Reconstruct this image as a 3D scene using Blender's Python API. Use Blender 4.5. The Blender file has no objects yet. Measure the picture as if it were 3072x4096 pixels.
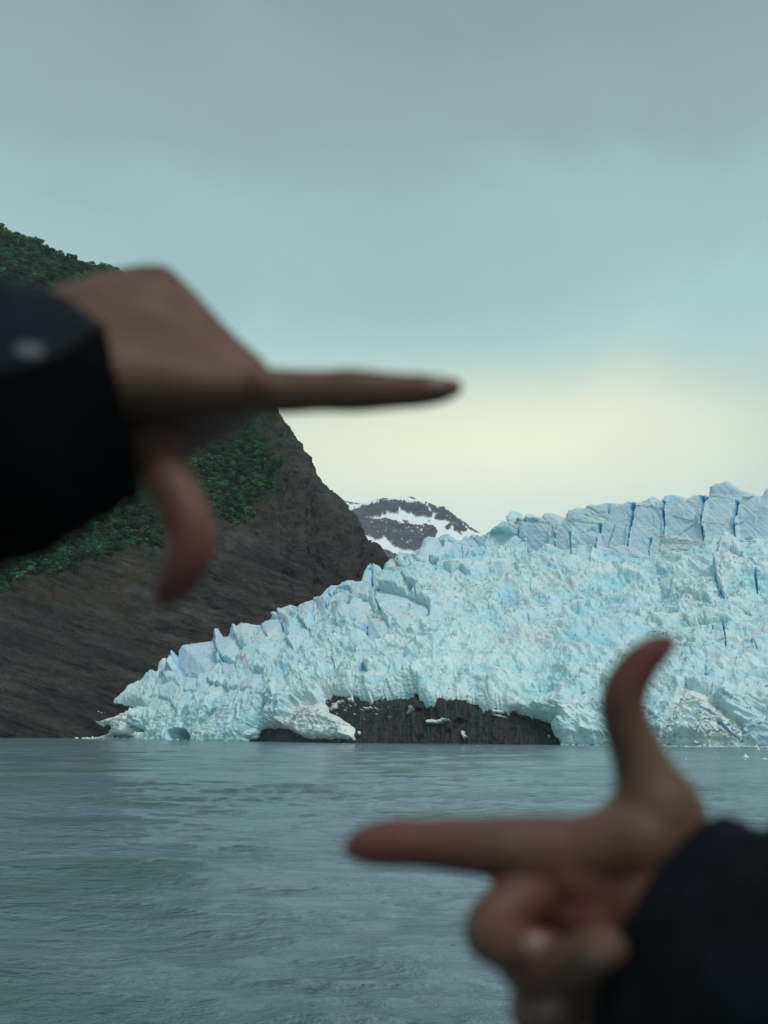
import bpy, bmesh, math, random
import numpy as np
from mathutils import Vector, Matrix
random.seed(7); np.random.seed(7)
sc = bpy.context.scene
COL = sc.collection
# ------------------------------------------------------------------ camera
F = 4480.0; CX, CY = 1536.0, 2048.0
PITCH = math.atan((2928 - CY) / F)
CH = 5.0
cam_d = bpy.data.cameras.new('camera'); cam = bpy.data.objects.new('camera', cam_d); COL.objects.link(cam)
cam.location = (0, 0, CH); cam.rotation_euler = (math.pi/2 + PITCH, 0, 0)
cam_d.sensor_fit = 'HORIZONTAL'; cam_d.sensor_width = 24.0; cam_d.lens = 35.0
cam_d.clip_start = 0.02; cam_d.clip_end = 40000
cam_d.dof.use_dof = True; cam_d.dof.focus_distance = 700.0; cam_d.dof.aperture_fstop = 5.6
sc.camera = cam
# ------------------------------------------------------------------ world, sun, exposure
SUN_EL, SUN_AZ = math.radians(56), math.radians(150)       # azimuth clockwise from +Y
w = bpy.data.worlds.new('World'); sc.world = w; w.use_nodes = True
nt = w.node_tree; N = nt.nodes; L = nt.links
for n in list(N): N.remove(n)
def nd(t, tree=None, **k):
    n = (tree or nt).nodes.new(t)
    for a, b in k.items(): setattr(n, a, b)
    return n
out = nd('ShaderNodeOutputWorld'); bg = nd('ShaderNodeBackground'); bg.inputs['Strength'].default_value = 0.1
sky = nd('ShaderNodeTexSky', sky_type='NISHITA'); sky.sun_disc = False
sky.sun_elevation = SUN_EL; sky.sun_rotation = SUN_AZ
geo = nd('ShaderNodeTexCoord'); sep = nd('ShaderNodeSeparateXYZ'); L.new(geo.outputs['Generated'], sep.inputs[0])
# cloud deck colour by elevation (z of the view direction)
rmp = nd('ShaderNodeValToRGB'); rmp.color_ramp.interpolation = 'EASE'
cr = rmp.color_ramp
def lin(c): return tuple(((x/255.0)/12.92 if x/255.0 <= .04045 else ((x/255.0+.055)/1.055)**2.4) for x in c)
stops = [(0.0, (174, 207, 206)), (0.25, (170, 204, 204)), (0.33, (168, 205, 206)), (0.41, (161, 192, 195)), (0.50, (146, 169, 175)), (0.60, (137, 156, 164)), (1.0, (134, 153, 162))]
while len(cr.elements) < len(stops): cr.elements.new(0.5)
for e, (p, c) in zip(cr.elements, stops):
    e.position = p; e.color = (*lin(c), 1)
# soft cloud structure
mp = nd('ShaderNodeMapping'); mp.inputs['Scale'].default_value = (1.8, 1.8, 2.4); L.new(geo.outputs['Generated'], mp.inputs['Vector'])
cn = nd('ShaderNodeTexNoise'); cn.inputs['Scale'].default_value = 1.7; cn.inputs['Detail'].default_value = 6; cn.inputs['Roughness'].default_value = .5; cn.inputs['Distortion'].default_value = .6
L.new(mp.outputs[0], cn.inputs['Vector'])
def mth(op, a, b=None, c=None, tree=None):
    n = nd('ShaderNodeMath', tree, operation=op); t = (tree or nt).links
    for i, v in enumerate((a, b, c)):
        if v is None: continue
        if isinstance(v, (int, float)): n.inputs[i].default_value = v
        else: t.new(v, n.inputs[i])
    return n.outputs[0]
wob = mth('MULTIPLY_ADD', cn.outputs[0], 0.18, -0.09)
L.new(mth('ADD', sep.outputs['Z'], wob), rmp.inputs[0])
# the thin place in the cloud the low light comes through: wide, warm
dx = mth('MULTIPLY', mth('SUBTRACT', sep.outputs['X'], 0.085), 1/0.245)
dz = mth('MULTIPLY', mth('SUBTRACT', mth('ADD', sep.outputs['Z'], mth('MULTIPLY', wob, 0.42)), 0.246), 1/0.066)
r2 = mth('ADD', mth('MULTIPLY', dx, dx), mth('MULTIPLY', dz, dz))
gl = mth('EXPONENT', mth('MULTIPLY', mth('POWER', r2, 1.35), -0.80))
front = mth('GREATER_THAN', sep.outputs['Y'], 0.0)
gl = mth('MULTIPLY', gl, front)
mixg = nd('ShaderNodeMix', data_type='RGBA'); L.new(gl, mixg.inputs[0]); L.new(rmp.outputs[0], mixg.inputs[6]); mixg.inputs[7].default_value = (*lin((247, 246, 213)), 1)
# pale skirt of lighter cloud low over the ice
lowm = mth('MULTIPLY', mth('EXPONENT', mth('MULTIPLY', mth('POWER', mth('MULTIPLY', mth('SUBTRACT', sep.outputs['Z'], 0.17), 14.0), 2.0), -1.0)),
           mth('EXPONENT', mth('MULTIPLY', mth('POWER', mth('MULTIPLY', mth('SUBTRACT', sep.outputs['X'], 0.10), 3.4), 2.0), -1.0)))
lowm = mth('MULTIPLY', mth('MULTIPLY', lowm, front), 0.78)
mixl = nd('ShaderNodeMix', data_type='RGBA'); L.new(lowm, mixl.inputs[0]); L.new(mixg.outputs[2], mixl.inputs[6]); mixl.inputs[7].default_value = (*lin((220, 237, 229)), 1)
cn2 = nd('ShaderNodeTexNoise'); cn2.inputs['Scale'].default_value = 3.4; cn2.inputs['Detail'].default_value = 7; cn2.inputs['Roughness'].default_value = .55; cn2.inputs['Distortion'].default_value = .8
mp2 = nd('ShaderNodeMapping'); mp2.inputs['Scale'].default_value = (1, 1, 1.8); mp2.inputs['Location'].default_value = (3.1, .4, 1.7); L.new(geo.outputs['Generated'], mp2.inputs[0]); L.new(mp2.outputs[0], cn2.inputs['Vector'])
hsv = nd('ShaderNodeHueSaturation'); L.new(mixl.outputs[2], hsv.inputs['Color']); L.new(mth('MULTIPLY_ADD', cn2.outputs[0], .20, .90), hsv.inputs['Value'])
sc10 = nd('ShaderNodeMix', data_type='RGBA', blend_type='MULTIPLY'); sc10.inputs[0].default_value = 1; L.new(hsv.outputs[0], sc10.inputs[6]); sc10.inputs[7].default_value = (9.0, 9.0, 9.0, 1)
mixs = nd('ShaderNodeMix', data_type='RGBA'); mixs.inputs[0].default_value = 0.985; L.new(sky.outputs[0], mixs.inputs[6]); L.new(sc10.outputs[2], mixs.inputs[7])
L.new(mixs.outputs[2], bg.inputs[0]); L.new(bg.outputs[0], out.inputs[0])
sd = bpy.data.lights.new('sun', 'SUN'); sun = bpy.data.objects.new('sun', sd); COL.objects.link(sun)
sd.energy = 1.5; sd.angle = math.radians(20); sd.color = (1.0, .975, .93)
sv = Vector((math.sin(SUN_AZ)*math.cos(SUN_EL), math.cos(SUN_AZ)*math.cos(SUN_EL), math.sin(SUN_EL)))
sun.rotation_euler = sv.to_track_quat('Z', 'Y').to_euler(); sun.location = (60, -60, 150)
sc.view_settings.view_transform = 'Standard'; sc.view_settings.look = 'None'; sc.view_settings.exposure = 0.28; sc.view_settings.gamma = 1
sc.view_settings.use_curve_mapping = False
sc.render.engine = 'CYCLES'; sc.cycles.use_denoising = True; sc.cycles.max_bounces = 6
# ------------------------------------------------------------------ helpers
CP, SP = math.cos(PITCH), math.sin(PITCH)
def uw(x, y):
    a = (x - CX)/F; b = (CY - y)/F
    d = CP - b*SP
    return a/d, (SP + b*CP)/d
def pt(x, y, D):
    u, v = uw(np.asarray(x, float), np.asarray(y, float))
    return np.stack([u*D, np.broadcast_to(D, np.shape(u)).astype(float), CH + v*D], -1)
def P3(x, y, D): return Vector(pt(x, y, D).tolist())
def sm(a, b, x):
    t = np.clip((x - a)/(b - a), 0, 1); return t*t*(3 - 2*t)
_pr = np.random.RandomState(3).permutation(256).astype(np.int32); _pr = np.concatenate([_pr, _pr, _pr])
_g = np.random.RandomState(5).normal(size=(256, 3)); _g = (_g/np.linalg.norm(_g, axis=1)[:, None]).astype(np.float32)
def pn(P, seed=0):
    """gradient noise, P (...,3)"""
    sh = P.shape[:-1]; P = P.reshape(-1, 3).astype(np.float32) + np.float32(seed*17.31)
    i = np.floor(P).astype(np.int32); f = P - i; i &= 255
    q = f*f*f*(f*(f*6 - 15) + 10); res = 0
    for a in (0, 1):
        wx = q[:, 0] if a else 1 - q[:, 0]; ha = _pr[(i[:, 0] + a) & 255]
        for b in (0, 1):
            wy = q[:, 1] if b else 1 - q[:, 1]; hb = _pr[ha + ((i[:, 1] + b) & 255)]
            for c in (0, 1):
                wz = q[:, 2] if c else 1 - q[:, 2]; g = _g[_pr[hb + ((i[:, 2] + c) & 255)]]
                res = res + wx*wy*wz*(g[:, 0]*(f[:, 0]-a) + g[:, 1]*(f[:, 1]-b) + g[:, 2]*(f[:, 2]-c))
    return (res*1.6).reshape(sh)
def fbm(P, octs=4, seed=0, gain=.5, ridged=False):
    s = 0; a = 1.0; t = 0
    for k in range(octs):
        n = pn(P*(2.03**k), seed + k)
        s = s + a*((1 - 2*np.abs(n)) if ridged else n); t += a; a *= gain
    return s/t
def worley(P, seed=0):
    """returns F1, F2, id hash of nearest, vector to nearest"""
    sh = P.shape[:-1]; P = P.reshape(-1, 3).astype(np.float32); i0 = np.floor(P).astype(np.int32)
    n = len(P); F1 = np.full(n, 9., np.float32); F2 = F1.copy(); ID = np.zeros(n, np.int64); V = np.zeros((n, 3), np.float32)
    for a in (-1, 0, 1):
        for b in (-1, 0, 1):
            for c in (-1, 0, 1):
                ci = i0 + np.array([a, b, c], np.int32)
                h = (ci[:, 0].astype(np.int64)*73856093) ^ (ci[:, 1].astype(np.int64)*19349663) ^ (ci[:, 2].astype(np.int64)*83492791) ^ (seed*2654435)
                h &= 0xffffff
                jx = ((h*16807 + 11) % 65521)/65521.; jy = ((h*48271 + 7) % 65519)/65519.; jz = ((h*69621 + 3) % 65497)/65497.
                v = P - (ci + np.stack([jx, jy, jz], -1).astype(np.float32))
                d = (v*v).sum(1)
                m = d < F1
                F2 = np.where(m, F1, np.minimum(F2, d)); F1 = np.where(m, d, F1); ID = np.where(m, h, ID); V[m] = v[m]
    return np.sqrt(F1).reshape(sh), np.sqrt(F2).reshape(sh), ID.reshape(sh), V.reshape(*sh, 3)
def rnd(ID, k):
    x = (ID*(k*2 + 1)*40503 + k*9176) & 0xffffffff
    return (((x*2654435761) & 0xffffffff) >> 8)/float(1 << 24)
def polysdf(X, Y, poly):
    """signed distance, positive inside"""
    sh = X.shape; X = X.ravel().astype(np.float32); Y = Y.ravel().astype(np.float32)
    d2 = np.full(X.shape, 1e12, np.float32); ins = np.zeros(X.shape, bool); n = len(poly)
    for k in range(n):
        ax, ay = poly[k]; bx, by = poly[(k+1) % n]
        ex, ey = bx-ax, by-ay; L2 = ex*ex+ey*ey + 1e-9
        px, py = X-ax, Y-ay
        t = np.clip((px*ex+py*ey)/L2, 0, 1)
        qx, qy = px-t*ex, py-t*ey
        np.minimum(d2, qx*qx+qy*qy, out=d2)
        if ay != by:
            c = (ay > Y) != (by > Y)
            ins ^= c & (X < (bx-ax)*(Y-ay)/(by-ay)+ax)
    d = np.sqrt(d2)
    return np.where(ins, d, -d).reshape(sh)
def segdist(X, Y, pts):
    d = np.full(X.shape, 1e6); 
    for (ax, ay), (bx, by) in zip(pts[:-1], pts[1:]):
        ex, ey = bx-ax, by-ay; L2 = ex*ex+ey*ey+1e-9
        t = np.clip(((X-ax)*ex+(Y-ay)*ey)/L2, 0, 1)
        d = np.minimum(d, np.hypot(X-ax-t*ex, Y-ay-t*ey))
    return d
def mkmesh(name, V, faces, smooth=True, attr=None):
    me = bpy.data.meshes.new(name)
    V = np.ascontiguousarray(V, np.float32); faces = np.ascontiguousarray(faces, np.int32); k = faces.shape[1]
    me.vertices.add(len(V)); me.vertices.foreach_set('co', V.ravel())
    me.loops.add(faces.size); me.loops.foreach_set('vertex_index', faces.ravel())
    me.polygons.add(len(faces)); me.polygons.foreach_set('loop_start', np.arange(0, faces.size, k, dtype=np.int32))
    me.update(calc_edges=True); me.validate()
    me.polygons.foreach_set('use_smooth', np.full(len(me.polygons), bool(smooth)))
    if attr is not None and len(me.vertices) == len(V):
        a = me.attributes.new('zone', 'FLOAT_COLOR', 'POINT')
        a.data.foreach_set('color', np.ascontiguousarray(attr, np.float32).ravel())
    return me
def obj(name, me, mat=None, parent=None, **props):
    o = bpy.data.objects.new(name, me); COL.objects.link(o)
    if mat is not None and me is not None: me.materials.clear(); me.materials.append(mat)
    if parent is not None: o.parent = parent
    for k, v in props.items(): o[k] = v
    return o
class Relief:
    """a sheet of terrain seen along its slope: grid of rays, each with its own real distance"""
    def __init__(s, x0, x1, y0, y1, step, sdf, warp=0):
        s.x = np.arange(x0, x1+step, step); s.y = np.arange(y0, y1+step, step)
        X, Y = np.meshgrid(s.x, s.y)
        S = sdf(X, Y)
        gy, gx = np.gradient(S, step); g2 = gx*gx+gy*gy+1e-6
        near = (S < 0) & (S > -1.6*step)
        X = np.where(near, X - S*gx/g2*1.0, X); Y = np.where(near, Y - S*gy/g2*1.0, Y)
        s.X, s.Y, s.S = X, Y, S
        ins = S > 0
        q = (ins[:-1, :-1].astype(int)+ins[1:, :-1]+ins[:-1, 1:]+ins[1:, 1:])
        ok = (S > -1.6*step)
        s.face = (q >= 1) & ok[:-1, :-1] & ok[1:, :-1] & ok[:-1, 1:] & ok[1:, 1:]
    def base(s, D):
        s.D = D; s.P = pt(s.X, s.Y, D)
        u = np.gradient(s.P, axis=1); v = np.gradient(s.P, axis=0)
        n = np.cross(v, u); n /= np.linalg.norm(n, axis=-1)[..., None]+1e-9
        n = np.where((n*(s.P-np.array([0, 0, CH]))).sum(-1)[..., None] > 0, -n, n)
        s.Nn = n
    def push(s, h): s.P = s.P + s.Nn*h[..., None]
    def build(s, name, mat, attr=None, labels=None, parent=None, sub=None, **props):
        """labels: integer grid; -1 main mesh, >=0 split off as child parts"""
        H, W = s.X.shape; idx = np.arange(H*W).reshape(H, W)
        Q = np.stack([idx[:-1, :-1], idx[1:, :-1], idx[1:, 1:], idx[:-1, 1:]], -1)
        V = s.P.reshape(-1, 3); A = None if attr is None else attr.reshape(-1, 4)
        fl = np.full(s.face.shape, -1) if labels is None else labels[:-1, :-1]
        res = {}
        for k in np.unique(fl[s.face]):
            f = Q[s.face & (fl == k)]
            u, inv = np.unique(f, return_inverse=True)
            me = mkmesh(name if k < 0 else sub(k), V[u], inv.reshape(-1, 4), True, None if A is None else A[u])
            res[int(k)] = (me, V[u])
        root = obj(name, res[-1][0], mat, parent, **props)
        for k, (me, vv) in res.items():
            if k >= 0: obj(sub(k), me, mat, root)
        return root
# ------------------------------------------------------------------ materials
def newmat(name):
    m = bpy.data.materials.new(name); m.use_nodes = True; t = m.node_tree
    b = t.nodes['Principled BSDF']; return m, t, b
def mixc(t, fac, a, b, mode='MIX'):
    n = nd('ShaderNodeMix', t, data_type='RGBA', blend_type=mode)
    for i, v in ((0, fac), (6, a), (7, b)):
        if isinstance(v, (int, float)): n.inputs[i].default_value = v
        elif isinstance(v, tuple): n.inputs[i].default_value = (*v, 1) if len(v) == 3 else v
        else: t.links.new(v, n.inputs[i])
    return n.outputs[2]
def noise(t, scale, detail=4, rough=.55, vec=None, dist=0):
    n = nd('ShaderNodeTexNoise', t); n.inputs['Scale'].default_value = scale; n.inputs['Detail'].default_value = detail; n.inputs['Roughness'].default_value = rough; n.inputs['Distortion'].default_value = dist
    if vec is not None: t.links.new(vec, n.inputs['Vector'])
    return n.outputs[0]
def ramp(t, v, stops):
    n = nd('ShaderNodeValToRGB', t); c = n.color_ramp
    while len(c.elements) < len(stops): c.elements.new(.5)
    for e, (p, col) in zip(c.elements, stops): e.position = p; e.color = (col, col, col, 1) if isinstance(col, (int, float)) else (*col, 1)
    t.links.new(v, n.inputs[0]); return n.outputs[0]
def objco(t, scale=None, rot=None):
    c = nd('ShaderNodeTexCoord', t).outputs['Object']
    if scale or rot:
        if rot:
            m = nd('ShaderNodeMapping', t); t.links.new(c, m.inputs[0]); m.inputs['Rotation'].default_value = rot; c = m.outputs[0]
        if scale:
            m = nd('ShaderNodeMapping', t); t.links.new(c, m.inputs[0]); m.inputs['Scale'].default_value = scale; c = m.outputs[0]
        return c
    return c
def bump(t, b, h, dist, strength=1):
    n = nd('ShaderNodeBump', t); n.inputs['Strength'].default_value = strength; n.inputs['Distance'].default_value = dist
    t.links.new(h, n.inputs['Height']); t.links.new(n.outputs[0], b.inputs['Normal'])
def zone(t):
    a = nd('ShaderNodeAttribute', t); a.attribute_name = 'zone'
    s = nd('ShaderNodeSeparateColor', t); t.links.new(a.outputs['Color'], s.inputs[0])
    return s.outputs[0], s.outputs[1], s.outputs[2], a.outputs['Alpha']

# ice: R = clear blue ice, G = dirt, B = granular snow, A = dense grey-blue ice
M_ice, t, b = newmat('glacier_ice')
zr, zg, zb, za = zone(t); co = objco(t)
n1 = noise(t, .05, 5, .6, co); n2 = noise(t, .45, 4, .6, co); n3 = noise(t, 1.6, 3, .6, co)
c = mixc(t, ramp(t, n1, [(.35, 0), (.65, 1)]), (.43, .77, .83), (.67, .85, .83))
c = mixc(t, ramp(t, n2, [(.45, 0), (.75, .55)]), c, (.34, .69, .77))
c = mixc(t, za, c, mixc(t, ramp(t, n1, [(.35, 0), (.65, 1)]), (.47, .62, .72), (.57, .69, .75)))
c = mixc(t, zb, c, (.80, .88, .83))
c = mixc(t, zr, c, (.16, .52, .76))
dirt = mth('MULTIPLY', zg, ramp(t, n2, [(.3, .25), (.6, 1)]), tree=t)
c = mixc(t, mth('MINIMUM', mth('MULTIPLY', zg, 1.7, tree=t), .75, tree=t), c, (.70, .72, .69))
c = mixc(t, mth('POWER', dirt, 2.0, tree=t), c, (.13, .15, .19))
t.links.new(c, b.inputs['Base Color']); b.inputs['Roughness'].default_value = .55; b.inputs['Specular IOR Level'].default_value = .25
n0 = noise(t, .16, 3, .6, co)
vor = nd('ShaderNodeTexVoronoi', t); vor.inputs['Scale'].default_value = .42; t.links.new(nd('ShaderNodeMapping', t).outputs[0], vor.inputs['Vector'])
mp_ = vor.inputs['Vector'].links[0].from_node; mp_.inputs['Scale'].default_value = (1, .4, 1.7); t.links.new(co, mp_.inputs[0])
hsum = mth('ADD', mth('ADD', n2, mth('MULTIPLY', n3, .4, tree=t), tree=t), mth('ADD', mth('MULTIPLY', n0, 1.6, tree=t), mth('MULTIPLY', vor.outputs['Distance'], .45, tree=t), tree=t), tree=t)
hsum = mth('MULTIPLY', hsum, mth('SUBTRACT', 1.0, mth('MULTIPLY', za, .82, tree=t), tree=t), tree=t)
bump(t, b, hsum, 1.3, .8)

M_rock, t, b = newmat('mountain_rock')      # R = tundra, G = forest floor, B = pale scree, A = warm
zr, zg, zb, za = zone(t)
st = objco(t, (.010, .010, .085), (0, math.radians(-18), 0))
co = objco(t)
s1 = noise(t, 1.0, 8, .68, st); s2 = noise(t, .06, 7, .65, co); s3 = noise(t, .012, 4, .5, co)
sf = noise(t, 1.0, 8, .7, objco(t, (.06, .014, .014), (0, math.radians(33), 0)), .4)
sw = mth('MULTIPLY_ADD', za, .85, .15, tree=t)
s1 = mth('ADD', mth('MULTIPLY', s1, sw, tree=t), mth('MULTIPLY', mth('ADD', mth('MULTIPLY', sf, .55, tree=t), mth('MULTIPLY', s2, .45, tree=t), tree=t), mth('SUBTRACT', 1.0, sw, tree=t), tree=t), tree=t)
c = mixc(t, ramp(t, s1, [(.40, 0), (.62, 1)]), (.022, .022, .023), (.118, .106, .096))
c = mixc(t, ramp(t, s2, [(.42, 0), (.72, .6)]), c, (.075, .068, .060))
c = mixc(t, ramp(t, s3, [(.35, .5), (.65, 0)]), c, (.026, .026, .028))
c = mixc(t, mth('MULTIPLY', zb, ramp(t, s1, [(.4, .2), (.6, .9)]), tree=t), c, (.13, .12, .105))
tu = mth('MULTIPLY', zr, ramp(t, s2, [(.40, .1), (.55, 1)]), tree=t)
tuc = mixc(t, ramp(t, noise(t, .03, 5, .6, co), [(.42, 0), (.6, 1)]), (.024, .040, .024), (.070, .053, .030))
c = mixc(t, tu, c, tuc)
c = mixc(t, zg, c, (.014, .040, .024))
t.links.new(c, b.inputs['Base Color']); b.inputs['Roughness'].default_value = .85; b.inputs['Specular IOR Level'].default_value = .2
bump(t, b, mth('ADD', s1, mth('MULTIPLY', s2, .7, tree=t), tree=t), 14.0, 1)

M_cliff, t, b = newmat('wet_cliff_rock')
zr, zg, zb, za = zone(t)
co = objco(t); v1 = noise(t, 1, 7, .65, objco(t, (.35, .35, .05))); v2 = noise(t, 1, 7, .65, objco(t, (.04, .04, .5))); v3 = noise(t, .08, 5, .6, co)
c = mixc(t, ramp(t, v1, [(.38, 0), (.68, 1)]), (.006, .006, .007), (.027, .026, .025))
c = mixc(t, ramp(t, v2, [(.45, 0), (.75, .6)]), c, (.034, .032, .029))
c = mixc(t, ramp(t, v3, [(.5, 0), (.75, .5)]), c, (.040, .036, .030))
c = mixc(t, zb, c, (.72, .80, .80))
t.links.new(c, b.inputs['Base Color']); b.inputs['Roughness'].default_value = .6
bump(t, b, mth('ADD', mth('MULTIPLY', v1, 1.0, tree=t), mth('MULTIPLY', v2, .3, tree=t), tree=t), 1.2, .9)

M_peak, t, b = newmat('peak_rock_and_snow')
zr, zg, zb, za = zone(t); co = objco(t)
p1 = noise(t, .012, 7, .65, co); p2 = noise(t, 1, 6, .6, objco(t, (.012, .012, .003)))
c = mixc(t, ramp(t, p1, [(.35, 0), (.65, 1)]), (.048, .044, .060), (.095, .088, .110))
c = mixc(t, ramp(t, p2, [(.5, 0), (.7, .5)]), c, (.12, .115, .135))
c = mixc(t, zr, c, (.88, .93, .92))
t.links.new(c, b.inputs['Base Color']); b.inputs['Roughness'].default_value = .8
bump(t, b, p1, 25, .6)

def simple(name, col, rough=.6, spec=.4, bs=None, bd=.001, var=None, sub=0):
    m, t, b = newmat(name); b.inputs['Roughness'].default_value = rough; b.inputs['Specular IOR Level'].default_value = spec
    if var:
        n = noise(t, var[0], 5, .6, objco(t)); t.links.new(mixc(t, ramp(t, n, [(.35, 0), (.65, 1)]), col, var[1]), b.inputs['Base Color'])
    else: b.inputs['Base Color'].default_value = (*col, 1)
    if bs: bump(t, b, noise(t, bs, 5, .6, objco(t)), bd, .7)
    if sub:
        b.inputs['Subsurface Weight'].default_value = sub; b.inputs['Subsurface Radius'].default_value = (.9, .35, .2); b.inputs['Subsurface Scale'].default_value = .006
    return m
# ------------------------------------------------------------------ traced outlines (photograph pixels)
def Z(x0, y0, s, pts): return [(x0+a*s, y0+b*s) for a, b in pts]
RIDGE = ([(448,2768),(481,2750),(506,2732),(531,2724),(553,2717),(578,2699),(611,2692),(622,2681),(625,2645),(640,2630),(665,2627),(672,2641),(674,2663),(683,2641),(691,2612),(705,2616),(709,2601),(734,2591),(792,2565),(835,2547),(857,2543),(868,2525),(897,2522),(944,2504),(958,2489),(987,2482),(1023,2489),(1059,2471),(1114,2435),(1139,2410),(1153,2399),(1179,2410),(1186,2399),(1211,2392),(1247,2377),(1284,2381),(1302,2345),(1320,2327),(1349,2327),(1370,2308),(1392,2298),(1407,2305),(1432,2305)]
 + Z(1200,1850,.6028,[(393,770),(395,730),(420,650),(428,640),(470,655),(490,640),(510,675),(535,685),(600,610),(635,625),(640,590),(660,575),(740,590),(765,555),(780,560),(790,510),(825,475),(860,468),(900,490),(920,470),(965,450),(1055,500),(1075,480),(1100,465),(1120,470),(1130,452),(1205,470),(1250,430),(1290,395),(1320,378),(1345,395),(1355,350),(1375,305),(1400,298),(1415,310),(1430,350),(1445,360),(1465,350),(1490,315),(1530,330)])
 + [(2126,2055),(2159,2055),(2167,2040),(2188,2038),(2241,2060),(2246,2061),(2258,2043),(2252,2026),(2282,2026),(2299,2014),(2328,2020),(2334,2012),(2361,2003),(2381,2007),(2428,1995),(2481,2003),(2516,1992),(2557,1999),(2610,1974),(2618,1976),(2621,1993),(2639,1993),(2657,1973),(2692,1966),(2709,1970),(2727,1976),(2750,1979),(2762,1970),(2791,1964),(2819,1967),(2823,1988),(2826,1938),(2856,1923),(2888,1919),(2903,1906),(2920,1920),(2961,1947),(3014,1961),(3026,1976),(3043,1970),(3058,1944),(3075,1938),(3110,1925),(3160,1950),(3190,1938),(3260,1900),(3330,1915),(3400,1880),(3520,1900)])
SHORE = [(-900,2950),(0,2952),(420,2955),(800,2962),(1400,2973),(2200,2980),(3072,2988),(3900,2994)]
sx, sy = zip(*SHORE)
def shore(x): return np.interp(x, sx, sy)
def Dshore(x):
    u, v = uw(x, shore(x)); return -CH/v
rx, ry = zip(*RIDGE)
def ridge(x): return np.interp(x, rx, ry)
_gx = np.arange(200, 3700, 10.); _k = np.exp(-(np.arange(-30, 31)/13.)**2); _k /= _k.sum()
_gy = np.convolve(np.pad(np.interp(_gx, rx, ry), 30, mode='edge'), _k, 'valid')
def ridge_s(x): return np.interp(x, _gx, _gy)

# ================================================================== water
def make_water():
    rows = np.concatenate([np.array([-200., -60, 0, 8, 13]), CH/np.geomspace(CH/15.5, CH/1250., 430), np.array([1500., 2200, 4000, 9000, 20000])])
    uf = np.linspace(-.43, .43, 560); uo = np.array([.5, .7, 1.2, 3, 8, 30.])
    us = np.concatenate([-uo[::-1], uf, uo])
    U, Y = np.meshgrid(us, rows); X = U*np.maximum(Y, 40)
    X = np.where(np.abs(U) > .44, np.sign(U)*(np.abs(U)*np.maximum(Y, 40)+5), X)
    P = np.stack([X, Y, 0*X], -1)
    dY = np.gradient(rows)[:, None]*np.ones_like(X)
    def wave(lx, ly, amp, seed, ridged=False, res=2.5):
        Q = np.stack([X/lx + Y*.12/lx, Y/ly, 0*X + seed*3.7], -1)
        n = pn(Q, seed); n = (1-2*np.abs(n)) if ridged else n
        return amp*n*(1 - sm(ly/res*.5, ly/res*1.2, dY))
    z = wave(22, 12, .30, 1) + wave(8, 5.0, .24, 2, res=1.4) + wave(14, 8, .18, 12, True, res=1.4) + wave(4.0, 2.4, .12, 3, True, res=1.6) + wave(1.6, .9, .036, 4, True) + wave(.7, .42, .015, 5)
    z *= np.where((np.abs(U) < .44) & (Y > 14), 1, 0)
    z *= .75 + .6*fbm(np.stack([X/40, Y/60, 0*X], -1), 2, 9)
    P[..., 2] = z
    H, W = X.shape; idx = np.arange(H*W).reshape(H, W)
    Q = np.stack([idx[:-1, :-1], idx[:-1, 1:], idx[1:, 1:], idx[1:, :-1]], -1).reshape(-1, 4)
    m, t, b = newmat('silty_lake_water')
    co = objco(t); cs = objco(t, (1, 1.35, 1), (0, 0, .25))
    silt = noise(t, .035, 5, .62, objco(t, (1, 1.5, 1), (0, 0, .3)), .8)
    c = mixc(t, ramp(t, silt, [(.40, 0), (.60, 1)]), (.090, .166, .158), (.170, .246, .300))
    t.links.new(c, b.inputs['Base Color'])
    b.inputs['Roughness'].default_value = .10; b.inputs['IOR'].default_value = 1.33
    h = mth('ADD', mth('MULTIPLY', noise(t, .9, 6, .62, cs, .3), 1.7, tree=t), mth('ADD', mth('MULTIPLY', noise(t, .22, 4, .55, cs, .4), 2.0, tree=t), mth('MULTIPLY', noise(t, 4.5, 4, .6, cs), .22, tree=t), tree=t), tree=t)
    bump(t, b, h, .38, 1)
    obj('water', mkmesh('water', P.reshape(-1, 3), Q, True), m, kind='structure', label='silty grey-green lake with small wind ripples')
make_water()

def make_haze():
    V = np.array([[x, y, z] for x in (-5000., 5000.) for y in (-600., 6500.) for z in (-3., 2600.)])
    Q = np.array([[0,1,3,2],[4,6,7,5],[0,4,5,1],[2,3,7,6],[0,2,6,4],[1,5,7,3]])
    m = bpy.data.materials.new('thin_air'); m.use_nodes = True; t = m.node_tree
    for n in list(t.nodes): t.nodes.remove(n)
    o_ = nd('ShaderNodeOutputMaterial', t); v = nd('ShaderNodeVolumePrincipled', t); v.inputs['Density'].default_value = HAZE; v.inputs['Color'].default_value = (.80, .90, .95, 1); v.inputs['Anisotropy'].default_value = .2
    t.links.new(v.outputs[0], o_.inputs['Volume']); obj('haze', mkmesh('haze', V, Q, False), m, kind='stuff', label='thin pale haze over the lake and mountains')
HAZE = 0.000032
make_haze()

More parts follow.
